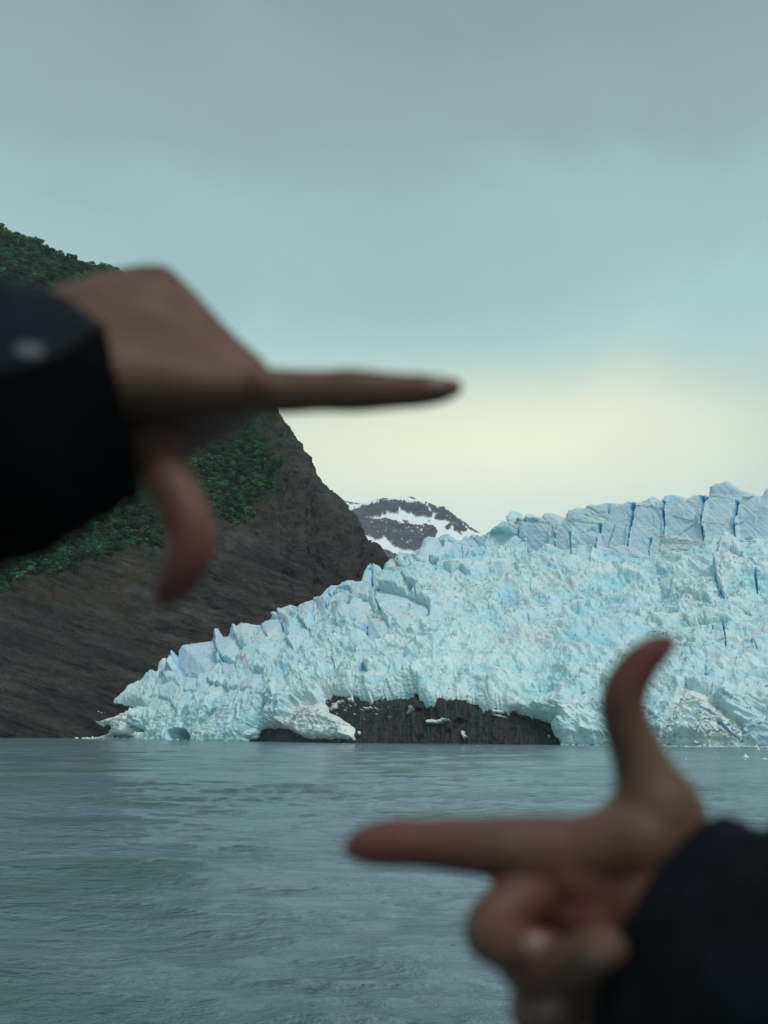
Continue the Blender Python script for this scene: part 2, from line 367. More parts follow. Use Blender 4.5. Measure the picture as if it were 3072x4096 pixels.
# ================================================================== far snowy peak
def zp(pts): return Z(1350, 1950, .3617, pts)
def make_peak():
    top = zp([(-500,300),(-300,160),(-100,150),(10,134),(60,140),(130,155),(260,178),(330,165),(440,130),(520,113),(560,120),(640,108),(720,102),(790,100),(825,100),(885,130),(980,155),(1050,185),(1120,212),(1175,205),(1240,260),(1330,330),(1420,390),(1480,440),(1580,503),(1750,600),(1950,720)])
    outline = top + [(2100, 2330), (1150, 2330)]
    def sdf(X, Y):
        s = polysdf(X, Y, outline); return s + .4*fbm(np.stack([X/6, Y/6, 0*X], -1), 3, 4)
    R = Relief(1160, 2060, 1975, 2320, 1.6, sdf)
    X, Y, S = R.X, R.Y, R.S
    rockp = [zp(p) for p in ([(15,133),(90,150),(180,165),(262,180),(190,182),(110,165),(70,175)],
        [(440,133),(520,113),(572,128),(520,138)], [(775,101),(830,101),(880,130),(830,128)],
        [(155,290),(300,205),(330,215),(370,175),(480,150),(640,148),(700,165),(750,170),(800,180),(870,165),(940,190),(990,230),(1040,300),(1045,355),(980,355),(930,335),(870,350),(820,290),(740,275),(690,230),(650,290),(590,295),(560,260),(510,300),(470,335),(400,350),(340,360),(240,360),(200,330)],
        [(985,160),(1050,185),(1130,245),(1120,205),(1175,205),(1240,260),(1330,330),(1420,390),(1480,440),(1580,503),(1520,505),(1450,470),(1380,420),(1440,490),(1370,530),(1300,500),(1270,470),(1200,480),(1180,450),(1250,415),(1190,385),(1130,380),(1070,365),(1110,300),(1050,280),(1000,210)],
        [(210,355),(330,362),(520,360),(620,395),(760,425),(850,440),(920,440),(980,430),(1060,450),(1110,500),(1080,560),(1100,700),(800,700),(700,690),(620,650),(580,605),(560,590),(520,550),(470,595),(420,590),(370,560),(290,540),(240,480)],
        [(420,675),(500,690),(650,740),(700,800),(900,900),(500,1000),(430,900)], [(720,385),(790,380),(750,420)], [(1000,390),(1030,390),(1015,402)])]
    nz = fbm(np.stack([X/14, Y/14, 0*X], -1), 4, 3); nf = fbm(np.stack([X/4.5, Y/9, 0*X], -1), 3, 8)
    rk = np.full(X.shape, -99.)
    for p in rockp: rk = np.maximum(rk, polysdf(X + 2*nz, Y + 2*nf, p))
    streak = pn(np.stack([(X + .35*Y)/3.2, Y/22, 0*X], -1), 2)
    gul = sm(1990, 2010, Y)*(1 - sm(2068, 2082, Y))
    snowm = 1 - sm(-1.2, 1.2, rk + 1.2*nz + gul*(streak*13 + 2.2))
    patch = sm(.30, .40, fbm(np.stack([X/20, Y/7, 0*X], -1), 3, 21))*(Y > 2075)
    snowm = np.maximum(snowm, patch)
    tt = sm(2330, 1985, Y)
    D = 3900 + 1500*((2330 - Y)/345.)
    R.base(D)
    R.push((14*fbm(R.P/500, 3, 5) + 16*fbm(R.P/70, 4, 7, ridged=True)*(1-.75*snowm))*sm(0, 22, S))
    A = np.stack([snowm, 0*X, 0*X, 0*X], -1)
    R.build('snowy_mountain', M_peak, A, kind='structure', label='distant rounded peak with dark rock showing through snow patches')
make_peak()

# ================================================================== dark mountain
MTOP = [(-700,420),(-400,620),(-200,790),(0,925),(55,960),(130,975),(210,1020),(300,1050),(420,1085),(500,1115),(600,1170),(740,1270),(860,1370),(980,1500),(1080,1610),(1105,1640)] + Z(700,1600,.4822,[(850,115),(880,190),(950,280),(1020,370),(1055,470),(1075,480),(1110,550),(1165,650),(1210,715),(1290,790),(1360,840),(1420,915),(1500,990),(1540,1080),(1580,1170),(1659,1235)]) + [(1530,2225),(1545,2260),(1620,2420),(1700,2560)]
FOREST = [[(-700,300),(0,900),(300,1030),(430,1080),(520,1150),(700,1300),(860,1500),(1000,1720),(1060,1850),(1110,1960),(1105,2010),(1000,2040),(960,2090),(850,2110),(800,2040),(700,2050),(640,2180),(560,2230),(470,2240),(380,2290),(280,2330),(150,2380),(0,2440),(-700,2700)]]
mtx, mty = zip(*MTOP)
def mount_D(x, y):
    top = np.interp(x, mtx, mty); base = 2955.
    u, v = uw(x, y); _, vt = uw(x, top); _, vb = uw(x, base + 0*x)
    tt = np.clip((v-vb)/(vt-vb+1e-9), 0, 1)
    Db = 961 + sm(340, 1600, x)*260
    Dt = 1800 - 380*sm(900, 1600, x)
    return Db + (Dt-Db)*np.clip(tt, 0, 1)**.8
FALL = {}
def make_mountain():
    outline = MTOP + [(1700, 2975), (-700, 2975)]
    def sdf(X, Y):
        s = polysdf(X, Y, outline); return s + 2.2*fbm(np.stack([X/22, Y/22, 0*X], -1), 4, 14)
    R = Relief(-560, 1690, 440, 2974, 4.0, sdf)
    X, Y, S = R.X, R.Y, R.S
    D = mount_D(X, Y) + 60*np.exp(-np.maximum(S, 0)/28)
    R.base(D)
    P = R.P
    a = math.radians(17); ca, sa = math.cos(a), math.sin(a)
    q1 = P[..., 0]*ca - P[..., 2]*sa*1.0; q2 = P[..., 0]*sa + P[..., 2]*ca          # along / across the strata
    wv = 14*fbm(P/150, 3, 2)
    lower = sm(2050, 2450, Y)
    st = fbm(np.stack([q1/120, P[..., 1]/160, (q2+wv)/11], -1), 4, 31, ridged=True, gain=.6)
    st2 = fbm(np.stack([q1/30, P[..., 1]/50, (q2+wv)/4], -1), 3, 41, ridged=True)
    # steep flank by the skyline: ribs running down its fall line
    f1 = P[..., 0]*.55 + P[..., 2]*.83; f2 = P[..., 0]*.83 - P[..., 2]*.55
    fl = fbm(np.stack([(f2 + wv)/14, P[..., 1]/90, f1/110], -1), 4, 51, ridged=True, gain=.6)
    flank = sm(-160, 60, X - 1000 - (Y-1700)*.45)
    h = 22*fbm(P/170, 4, 3, ridged=True) + 7*fbm(P/26, 4, 12, ridged=True)
    h = h + (1-flank)*(15*st*(.35+.65*lower) + 3.6*st2*(.3+.7*lower)) + flank*(15*fl)
    h *= .25 + .75*sm(0, 60, S); h *= .15 + .85*sm(2975, 2860, Y)
    R.push(h)
    rk = fbm(P/60, 4, 61)
    fo = np.maximum.reduce([polysdf(X, Y, p) for p in FOREST])
    forest = sm(-30, 12, fo + 40*rk)
    tun = np.maximum.reduce([polysdf(X, Y, p) for p in ([(-600,2350),(0,2380),(280,2300),(470,2230),(640,2170),(700,2250),(640,2340),(480,2420),(560,2500),(500,2560),(380,2500),(200,2500),(60,2530),(-100,2480),(-600,2600)],
                 [(760,1700),(1050,1650),(1120,1750),(1180,1900),(1150,2000),(1100,2080),(1000,2150),(850,2180),(800,2100)])])
    tundra = sm(-25, 35, tun + 70*rk)*(1 - forest)
    tundra = np.maximum(tundra, .45*sm(.1, .35, rk)*sm(2700, 2200, Y))
    pale = np.maximum.reduce([polysdf(X, Y, p) for p in ([(480,2240),(640,2200),(650,2300),(560,2360),(430,2380)], [(900,2060),(1000,2040),(1050,2200),(850,2280)])])
    A = np.stack([tundra, forest*.9, .7*sm(-20, 30, pale + 60*rk), np.clip((1-flank)*lower*1.2 - .5*sm(-.1, .4, fbm(P/90, 3, 62)), 0, 1)], -1)
    # snow and ice bits lying on the rock at the shore by the tongue
    root = R.build('mountain', M_rock, A, kind='structure', label='steep dark rock mountain with forest and ochre tundra across its middle')
    FALL['M'] = (R.x, R.y, R.P)
    return root
mountain = make_mountain()
def mount_pt(x, y):
    gx, gy, P = FALL['M']
    i = int(round((x-gx[0])/(gx[1]-gx[0]))); j = int(round((y-gy[0])/(gy[1]-gy[0])))
    i = min(max(i, 0), len(gx)-1); j = min(max(j, 0), len(gy)-1)
    return P[j, i]

# ================================================================== cliff under the ice
HOLE = Z(1200, 2500, .6631, [(145,458),(160,445),(215,434),(290,440),(330,438),(420,450),(500,440),(600,425),(640,416),(702,422),(706,446),(780,456),(860,458),(960,458),(1050,455),(1075,466),(1130,476),(1230,480),(1240,488),(1330,515),(1440,545),(1557,575),(1525,580),(1505,600),(1505,648),(1530,655),(1540,690),(1568,712),(1575,740),(1575,800),(310,800),(310,690),(325,670),(300,600),(230,540),(165,510),(190,480)])
BROWN = [(1000,2990),(1010,2960),(1030,2945),(1050,2925),(1080,2918),(1110,2916),(1150,2925),(1190,2942),(1215,2958),(1240,2962),(1415,2958),(1420,2990)]
def glac_D(x, y):
    sh = shore(x); D0 = Dshore(x)
    D0 = np.where(x < 900, np.minimum(D0, 880), D0) - 14*(1 - sm(300, 900, x))
    top = ridge_s(x)
    Dt = np.interp(x, [300, 448, 620, 900, 1400, 2000, 2300, 3072, 3500], [885, 900, 935, 930, 820, 740, 690, 620, 600])
    u, v = uw(x, y); _, vt = uw(x, top); _, vb = uw(x, sh)
    tt = (v - vb)/(vt - vb + 1e-9)
    wb = np.interp(x, [1500, 1700, 1900, 2100, 2520, 2650, 2850, 3072, 3500], [2215, 2160, 2195, 2215, 2240, 2240, 2180, 2172, 2160])
    _, vw = uw(x, np.where(x > 1500, np.maximum(wb, top), top)); tw = np.clip((vw-vb)/(vt-vb+1e-9), .3, 1)
    s_ = np.clip(tt/tw, -.2, 1)
    g = np.interp(s_, [-.2, 0, .2, .32, .5, .75, 1], [0, 0, .05, .16, .38, .70, 1.0])
    gl = np.interp(s_, [-.2, 0, .35, .55, .8, 1], [0, 0, .10, .30, .72, 1.0])     # bluff front at the low end
    k = sm(1000, 1400, x); g = g*k + gl*(1-k)
    over = np.clip((tt - tw)/(1 - tw + .05), 0, 1)
    return D0 + (Dt - D0)*g + over*12
def make_cliff():
    R = Relief(1260, 2340, 2735, 2992, 1.6, lambda X, Y: np.minimum(polysdf(X, Y, HOLE) + 20, 2993 - Y))
    X, Y = R.X, R.Y
    D = glac_D(X, np.minimum(Y, shore(X))) 
    D = D + 7 + 10*sm(2, -16, polysdf(X, Y, HOLE))*(Y < 2900)
    R.base(D); P = R.P
    col = fbm(np.stack([P[..., 0]/7, P[..., 1]/40, P[..., 2]/60], -1), 4, 71, ridged=True)
    bed = fbm(np.stack([P[..., 0]/50, P[..., 1]/40, P[..., 2]/2.2], -1), 4, 81, ridged=True)
    f1, f2, idd, vv = worley(P/np.array([13, 30, 22]) + .25*fbm(P/9, 2, 3)[..., None], 5)
    h = 2.4*col + .35*bed + 3.2*rnd(idd, 3) + 1.2*vv[..., 0]*(rnd(idd, 5)-.5)*4 + .8*fbm(P/3, 3, 9, ridged=True)
    # ledges that hold the snow
    snow = 0*X
    for pl in Z2: 
        s = polysdf(X, Y, pl); snow = np.maximum(snow, sm(-1.6, .8, s + 1.2*fbm(np.stack([X/7, Y/4, 0*X], -1), 3, 6)))
    h = .8*(h - 3) + 1.5*sm(0, 1, snow)
    R.push(h)
    sn2 = sm(.34, .40, fbm(np.stack([X/26, Y/6, 0*X], -1), 4, 91))*sm(2790, 2800, Y)*(1-sm(2860, 2890, Y))*(1-sm(1520,1600,X)+.8*sm(1950,2000,X))
    A = np.stack([0*X, 0*X, np.clip(snow+sn2, 0, 1), 0*X], -1)
    R.build('rock_cliff', M_cliff, A, kind='structure', label='black wet rock cliff exposed under the glacier at the waterline')
Z2 = [Z(1200,2500,.6631,p) for p in ([(768,583),(815,580),(850,583),(920,593),(850,598),(770,598)], [(1170,540),(1190,531),(1235,531),(1235,541),(1175,543)], [(1268,520),(1300,517),(1330,522),(1280,529)], [(1180,562),(1220,560),(1260,568),(1210,568)], [(632,528),(670,510),(695,508),(695,517),(640,528)],
     [(975,640),(990,640),(990,660),(1018,682),(985,683),(975,655)], [(385,503),(430,494),(436,502),(400,508)], [(364,652),(374,650),(377,676),(366,674)], [(180,455),(200,455),(195,465)], [(205,487),(280,480),(240,492),(200,497)], [(190,510),(240,500),(235,515),(200,522)], [(300,470),(330,455),(330,485)], [(1345,528),(1352,528),(1352,533)], [(1395,565),(1412,568),(1410,580)], [(1508,685),(1520,682),(1512,695)], [(455,505),(478,513),(468,518)])]
make_cliff()

# ================================================================== glacier
CRACKS = []   # (points, half width, depth)
def z4(p): return Z(2100, 1850, .5859, p)
def z3(p): return Z(1200, 1850, .6028, p)
def z2(p): return Z(300, 2200, .7233, p)
def zr_(p): return Z(2600, 2000, .4974, p)
for p, wd, dp in [(z4([(740,300),(735,370),(722,470),(708,580)]),7,14),(z4([(962,290),(955,340),(962,420),(960,500)]),6,12),(z4([(1200,225),(1225,330),(1215,450),(1228,540)]),7,14),(z4([(1240,240),(1238,350)]),5,12),
     (z4([(1455,285),(1440,400),(1440,490),(1457,550)]),6,12),(z4([(570,260),(572,345)]),4,9),(z4([(515,430),(508,540),(500,635)]),5,11),(z4([(318,490),(322,570),(320,615)]),5,10),(z4([(622,440),(600,510),(580,560),(582,600)]),3,5),(z4([(870,530),(850,600),(858,665)]),3,6),(z4([(215,490),(222,620)]),3,5),
     (z4([(450,680),(462,725)]),3,6),(z4([(1430,760),(1462,825)]),3,5),(z4([(1580,850),(1590,925)]),3,7),(z4([(330,650),(333,700)]),2,4),(z4([(1075,210),(1070,245)]),3,6),
     (z3([(320,830),(250,850),(205,905),(180,960),(148,1035)]),3.5,7),(z3([(478,650),(482,760),(472,850),(470,910)]),3.5,8),(z3([(540,860),(515,930),(545,1005)]),5,9),(z3([(435,1080),(440,1170)]),3.5,8),(z3([(720,940),(728,965),(712,1000)]),2.5,5),(z3([(785,890),(775,925)]),2.5,4),
     (z3([(952,560),(955,610)]),4,8),(z3([(1447,440),(1448,495)]),3.5,7),(z3([(1073,570),(1080,650)]),2.2,4),(z3([(1520,1050),(1525,1160)]),3,5),(z3([(95,940),(90,1000),(105,1060)]),3,6),(z3([(410,1100),(375,1080)]),3,4),(z3([(1340,950),(1345,1000)]),3,6),
     (z2([(1225,300),(1222,370),(1195,450),(1190,480)]),3.5,8),(z2([(1415,240),(1420,290),(1375,370)]),3,7),(z2([(515,610),(512,670),(545,640)]),3,7),(z2([(1640,160),(1640,260)]),3,7),(z2([(1610,420),(1612,490)]),3,6),(z2([(940,690),(970,660),(960,620)]),2,3),
     (z2([(1040,870),(1050,830),(1060,790)]),2.5,5),(z2([(1150,850),(1160,885)]),2.5,5),(z2([(1450,650),(1455,700)]),2,4),(z2([(1570,720),(1580,760)]),2,4),(z2([(1000,470),(1020,430)]),2.5,4),(z2([(1225,830),(1255,810)]),3,5),(z2([(880,990),(910,930),(925,900)]),2,3),
     (z2([(305,935),(300,960),(330,1000),(400,1005)]),4,6), (z2([(700,590),(800,600),(815,605)]),1.3,1.2),(z2([(690,575),(815,585)]),1.2,1),(z2([(730,560),(800,520)]),1.5,1.5),
     (zr_([(600,1095),(620,1180),(618,1260)]),3,6),(zr_([(458,1390),(465,1465),(495,1495)]),3,6),(zr_([(525,1590),(508,1640)]),3,5),(zr_([(825,1235),(875,1305)]),3,5),(zr_([(545,660),(560,760),(600,820)]),4,5),(zr_([(865,690),(865,790)]),3.5,8),(zr_([(600,1860),(690,1940),(760,1970)]),6,5),(zr_([(720,910),(810,945)]),4,7),(zr_([(520,1100),(500,1160)]),2,3),
     (zr_([(400,1750),(520,1780),(620,1830)]),3,3)]:
    CRACKS.append((p, wd, dp))
DIRT = [z4([(740,300),(800,305),(880,310),(905,290)]), z4([(890,505),(930,520),(985,515),(1035,545)]), z4([(1045,540),(1100,545),(1200,545)]), z4([(930,520),(930,620)]), z4([(1010,600),(1050,610),(1090,575)]), z4([(1080,350),(1095,370),(1090,400)]), z4([(1235,430),(1370,435),(1410,395)]), z4([(415,360),(470,370),(500,380)]), z4([(195,435),(215,490)]), z4([(1050,290),(1110,285)]),
        z3([(480,900),(500,960),(490,1010)]), z3([(700,1025),(750,1020)]), z3([(20,930),(30,1000)]), z3([(600,640),(670,700)]), z3([(1430,390),(1445,420)]), z2([(1170,330),(1190,370),(1165,410)]), z2([(1265,290),(1270,380)]), z2([(960,620),(975,690)]), z2([(940,560),(945,640)]), z2([(330,950),(300,935)]), z2([(760,490),(785,500)]), z3([(1330,590),(1335,640)]), z3([(1405,600),(1415,640)])]
ICE_LOW = [(448,2770),(478,2778),(500,2786),(540,2797),(578,2817),(540,2832),(500,2838),(440,2862),(405,2868),(356,2873),(385,2885),(415,2898),(434,2912),(425,2925),(390,2938),(365,2948),(330,2951),(320,2965),(560,2985)]
SERACS = {}
def ice_sdf(X, Y):
    wx = 2.2*fbm(np.stack([X/9, Y/9, 0*X+3], -1), 3, 101); wy = 2.2*fbm(np.stack([X/9, Y/9, 0*X+8], -1), 3, 103)
    outer = RIDGE + [(3520, 3010), (560, 2999)] + ICE_LOW[::-1]
    s = polysdf(X + wx*.4, Y + wy*.4, outer)
    s = np.minimum(s, -polysdf(X + wx*1.3, Y + wy*1.3, HOLE))
    s = np.minimum(s, -polysdf(X + wx, Y + wy, BROWN))
    # thin gaps of bare rock round the grounded boulder field of the left tongue
    s = np.minimum(s, segdist(X + wx, Y + wy, z2([(308,935),(300,960),(330,992),(395,1000)])) - 4.5 - 2*wx)
    for bx, by, rr in ((458, 2950, 12), (500, 2952, 10), (420,2806,3)):
        s = np.minimum(s, np.hypot((X-bx)/2.5, Y-by)-rr*.4+wx*.6)
    return s
SEEDS = (z4([(20,450),(110,540),(170,450),(265,560),(330,330),(400,420),(410,560),(450,300),(560,560),(610,380),(660,300),(650,500),(640,620),(830,420),(830,290),(860,230),(800,560),(930,300),(900,620),(1010,240),(1080,400),(1080,600),(1150,240),(1190,210),(1200,600),(1330,340),(1380,160),(1310,480),(1500,210),(1540,340),(1520,460),(1650,330),(1650,190),(1640,480),(1380,680),(1500,700),(1390,880),(1580,760),(1480,620),(1620,900)])
    + z3([(20,930),(70,900),(100,1000),(220,800),(260,900),(190,990),(360,850),(400,780),(440,720),(490,780),(530,720),(390,980),(530,930),(480,1100),(620,720),(600,660),(690,630),(640,870),(730,700),(810,720),(840,560),(900,620),(960,510),(1030,500),(970,600),(1080,560),(1130,510),(1200,520),(1120,620),(1140,650),(1180,600),(1230,470),(1290,430),(1300,540),(1380,340),(1400,420),(1480,560),(1350,560),(1550,400),(1540,540),(1600,440),(1590,350),(970,750),(850,700),(720,960),(640,960),(1060,640),(1020,820),(810,960)])
    + z2([(480,640),(530,620),(560,640),(600,600),(660,620),(700,560),(760,640),(800,500),(840,580),(870,480),(930,430),(990,440),(900,560),(960,530),(1060,440),(1090,390),(1150,350),(1150,460),(1200,320),(1260,330),(1250,430),(1310,290),(1330,390),(1340,270),(1030,520),(1120,540),(700,700),(620,700),(830,700),(920,700),(900,820),(800,820),(700,800),(560,760),(500,800),(620,880),(700,900),(560,930),(780,960),(860,930),(960,880),(980,760),(1040,720),(440,700),(400,740),(340,770),(1090,900),(1140,830)])
    + [(3130, 1990), (3130, 2100), (3200, 2030), (3300, 1990), (3280, 2110), (3420, 2000), (3400, 2120)])
BLOCKS = [(z3(p), 0) for p in ([(780,560),(790,510),(825,475),(860,468),(900,490),(955,550),(930,600),(905,640),(860,660),(800,640),(775,600)],[(900,490),(965,450),(1055,500),(1000,545),(960,550),(940,540)],[(635,620),(640,590),(660,575),(720,590),(760,640),(700,670),(670,680)],[(535,685),(600,610),(660,690),(670,710),(600,700)],
  [(1010,560),(1060,500),(1100,465),(1170,520),(1230,600),(1100,610),(1070,640),(1010,640)],[(1130,452),(1205,470),(1260,520),(1235,600),(1170,520)],[(1205,470),(1290,395),(1345,395),(1350,430),(1280,470),(1260,520)],[(1355,350),(1375,305),(1415,300),(1440,360),(1435,410),(1380,400),(1350,400)],[(1280,470),(1350,460),(1440,480),(1500,520),(1520,620),(1450,630),(1300,640),(1240,600),(1260,520)],
  [(1450,380),(1560,400),(1659,420),(1659,600),(1520,625),(1500,510),(1445,490)],[(1470,350),(1500,315),(1540,340),(1600,350),(1600,380),(1480,375)],[(395,730),(425,645),(465,655),(478,740),(470,900),(400,880),(385,800)],[(478,680),(490,640),(515,680),(560,720),(545,850),(480,880)],[(160,880),(200,800),(320,745),(390,760),(390,800),(260,850),(200,920),(150,1030),(100,1000)],
  [(325,795),(395,790),(470,820),(475,910),(380,920),(340,900)],[(330,930),(400,905),(470,920),(500,1000),(440,1090),(370,1120),(335,1040)],[(445,1020),(560,1040),(600,1080),(560,1190),(470,1200),(430,1130)],[(540,870),(700,880),(870,940),(860,1060),(720,1130),(620,1060),(545,1000)],[(780,670),(880,680),(900,740),(850,760),(790,730)],[(905,740),(960,720),(1010,750),(1000,800),(930,790)],[(1050,640),(1100,615),(1160,650),(1140,690),(1080,700)],[(200,920),(260,860),(330,820),(340,960),(250,990),(180,960)],
  [(560,740),(640,690),(700,720),(760,700),(780,760),(690,790),(600,800)],[(990,800),(1030,790),(1090,860),(1040,900),(1000,860)],[(1100,620),(1130,615),(1160,660),(1140,690),(1105,680)],[(690,640),(760,630),(780,670),(700,690)],[(960,640),(1010,650),(1030,700),(980,720),(940,690)],[(1300,700),(1400,680),(1460,740),(1400,790),(1310,770)])]
BLOCKS += [(z2(p), 0) for p in ([(450,690),(450,615),(470,592),(505,590),(515,630),(510,700),(470,710)],[(515,680),(535,575),(558,575),(555,640),(530,700)],[(560,640),(565,555),(640,520),(740,480),(790,500),(810,610),(800,650),(700,700),(600,700)],[(805,450),(885,440),(910,520),(960,560),(880,620),(815,610)],[(895,420),(950,390),(1020,400),(1015,440),(980,500),(910,500)],
  [(1020,400),(1060,370),(1140,380),(1130,460),(1080,505),(1045,450)],[(1125,330),(1165,290),(1180,275),(1225,300),(1220,350),(1190,470),(1150,440),(1135,380)],[(1230,300),(1310,245),(1340,300),(1320,400),(1290,440),(1240,380)],[(1345,260),(1410,175),(1510,135),(1530,200),(1420,260),(1380,370),(1340,400)],[(1400,330),(1500,210),(1530,230),(1520,320),(1440,400)],[(980,500),(1040,450),(1070,500),(1040,520),(990,540)],[(915,740),(1000,680),(1060,700),(1000,790),(930,790)],
  [(470,760),(560,730),(590,790),(540,850),(480,830)],[(600,700),(690,710),(680,790),(620,800)],[(815,620),(900,640),(900,700),(830,720)],[(1130,760),(1190,740),(1200,790),(1150,830)],[(1560,690),(1610,660),(1640,720),(1600,760)])]
BLOCKS += [(z4(p), 1) for p in ([(0,400),(60,390),(200,440),(212,500),(212,620),(30,640)],[(222,500),(260,440),(312,480),(308,610),(228,615)],[(330,510),(450,470),(508,440),(498,540),(488,632),(340,630)],[(265,300),(400,290),(500,360),(560,390),(510,430),(400,420),(300,400),(260,350)],[(400,300),(445,262),(560,250),(565,340),(500,350)],[(580,260),(730,280),(712,400),(695,580),(590,600),(520,600),(525,450),(575,350)],
  [(750,300),(890,310),(945,400),(950,500),(930,620),(850,660),(720,580),(735,400)],[(740,255),(870,212),(890,245),(900,300),(750,295)],[(975,290),(1050,290),(1110,280),(1180,300),(1200,450),(1205,540),(985,520),(970,450)],[(920,245),(950,205),(1060,205),(1070,270),(970,285)],[(1080,220),(1185,200),(1200,290),(1110,275)],[(1245,235),(1440,260),(1425,400),(1425,520),(1240,540),(1235,420),(1258,330)],[(1243,150),(1345,118),(1370,95),(1470,165),(1580,215),(1440,245),(1250,230)],[(1465,280),(1580,230),(1700,220),(1700,550),(1470,550),(1455,400)],
  [(935,540),(1040,555),(1180,560),(1170,620),(1060,660),(930,660)],[(870,540),(925,530),(925,650),(860,665)],[(120,335),(150,322),(240,362),(180,420),(110,400)])]
def make_glacier():
    R = Relief(300, 3450, 1870, 2999, 2.5, ice_sdf)
    X, Y, S = R.X, R.Y, R.S
    D = glac_D(X, Y)
    # the snow fans and the big calved slab stand out from the face
    R.base(D); P = R.P.copy(); Sp = np.maximum(S, 0)
    rg = ridge(X); below = Y - rg
    wallb = np.interp(X, [1200, 1500, 1900, 2100, 2520, 2650, 2750, 2850, 3072, 3500], [2420, 2380, 2250, 2215, 2240, 2240, 2215, 2185, 2175, 2160])
    wn = 10*fbm(np.stack([X/60, Y/60, 0*X], -1), 3, 201)
    right = sm(2080, 2160, X)
    zwall = right*sm(20, -14, Y - wallb + 2.6*wn)
    depth_band = np.interp(X, [450, 700, 1000, 1400, 1700, 2080], [60, 120, 170, 200, 190, 150])
    zridge = (1-right)*sm(1.15, .8, below/depth_band + wn*.02)
    face = polysdf(X, Y, [(600,2650),(700,2600),(880,2540),(920,2620),(1000,2700),(1080,2750),(1060,2960),(930,2975),(560,2975),(560,2860)])
    zface = sm(-25, 25, face + 2*wn)
    sl = np.clip(1 - zwall - zridge - zface, 0, 1)
    fans = [z2([(1395,848),(1440,850),(1480,900),(1520,960),(1545,1030),(1530,1070),(1200,1070),(1150,1000),(1180,940),(1230,870),(1300,840)]), z2([(80,935),(150,925),(240,900),(380,850),(330,900),(300,960),(320,1000),(400,1010),(400,1060),(40,1060),(150,1000),(190,980)]),
            zr_([(300,1510),(340,1560),(470,1620),(640,1740),(780,1860),(860,2000),(100,2000),(150,1900),(230,1700),(270,1560)])]
    fsd = np.maximum.reduce([polysdf(X, Y, p) for p in fans])
    zfan = sm(-8, 10, fsd + wn*.8)
    slab = polysdf(X, Y, zr_([(570,420),(620,360),(720,380),(740,460),(830,600),(880,680),(760,690),(700,720),(640,760),(640,820),(590,825),(550,760),(520,660),(530,560)]))
    gslab = polysdf(X, Y, zr_([(375,1825),(410,1840),(450,1900),(540,1990),(230,1990),(270,1900)]))
    # ---- displacement in metres
    h = 0*X
    # large forms: voronoi of the traced seracs
    seeds = np.array(SEEDS); 
    vs = np.where(Y < wallb + 15, 1.0, 1.0)
    warp1 = 13*fbm(P/18, 4, 211); warp2 = 13*fbm(P/18, 4, 213)
    Xw, Yw = X + warp1, Y + warp2
    rg_ = np.random.RandomState(33); grp = np.arange(len(seeds))
    for k in range(len(seeds)):
        if rg_.rand() < .42:
            dd = ((seeds-seeds[k])*np.array([1, .8])); dd = (dd**2).sum(1); dd[k] = 1e9; j_ = int(dd.argmin())
            if dd[j_] < 95**2: grp[grp == grp[k]] = grp[j_]
    F1 = np.full(X.shape, 1e9, np.float32); F2 = F1.copy(); ID = np.full(X.shape, 0); GI = np.full(X.shape, -1)
    ax = np.where(zwall > .5, 1.15, 1.0); ay = np.where(zwall > .5, .62, .8)
    wgt = rg_.uniform(-500, 900, len(seeds))
    for k, (a, b_) in enumerate(seeds):
        d = ((((Xw-a) + .35*(Yw-b_))*ax)**2 + ((Yw-b_)*ay)**2).astype(np.float32) + np.float32(wgt[k])
        m = d < F1; same = GI == grp[k]
        F2 = np.where(m, np.where(same, F2, F1), np.where(~same & (d < F2), d, F2)); F1 = np.where(m, d, F1); ID = np.where(m, grp[k], ID); GI = np.where(m, grp[k], GI)
    F1 = np.sqrt(np.maximum(F1, 0)); F2 = np.sqrt(np.maximum(F2, 0))
    rs = np.random.RandomState(12); ns = len(seeds)
    sh_ = rs.rand(ns); tx = rs.uniform(-1, 1, ns); ty = rs.uniform(-.6, 1, ns)
    vx, vy = (X - seeds[ID, 0]), (Y - seeds[ID, 1])
    mpx = D/F                                                    # metres per photo pixel
    big = 7.5*sh_[ID] + np.clip((tx[ID]*vx*.75 + ty[ID]*vy*.50)*mpx, -6, 6)
    bigw = (3.2*sh_[ID] + (tx[ID]*vx*.12 + ty[ID]*vy*.05)*mpx)
    gap = np.exp(-((F2-F1)/3.6)**2)
    rounding = np.clip((F2-F1)/30, 0, 1)**.5
    zs = np.clip(zridge + zface*.45, 0, 1)
    gsel = sm(.3, .8, rnd(ID.astype(np.int64)+3, 6))
    h += zs*(.9*big - 2.6*gap*gsel)*(1-zwall) + zwall*(1.5*bigw - .5*gap*gsel)
    fw = P + 3*np.stack([fbm(P/12, 2, 501), fbm(P/12, 2, 503), fbm(P/12, 2, 505)], -1)
    f5, f6, i5, v5 = worley(fw/np.array([13, 40, 8.5]), 7)
    fb = P + 2.5*np.stack([fbm(P/8, 3, 511), fbm(P/8, 3, 513), fbm(P/8, 3, 515)], -1)
    f7, f8, i7, v7 = worley(fb/np.array([15, 46, 10]), 11)
    bm_ = sm(.02, .10, f8-f7)*(rnd(i7, 1) < .30)*(1-sm(2480, 2640, Y)*.6)
    bigblk = bm_*(sl + .25*zridge)*(1-zfan)
    h += bigblk*(2.2 + 3.0*rnd(i7, 2) + 5.5*(v7[..., 0]*(rnd(i7, 3)-.5)*2 + v7[..., 2]*(rnd(i7, 4)-.35)*1.5))
    b0 = (rnd(i5, 1)-.4)*3.2 + 4.2*(v5[..., 0]*(rnd(i5, 2)-.5)*2 + v5[..., 2]*(rnd(i5, 3)-.25)*1.6)
    smooth_ = sm(-.12, .22, fbm(P/np.array([34, 60, 20]), 3, 601))
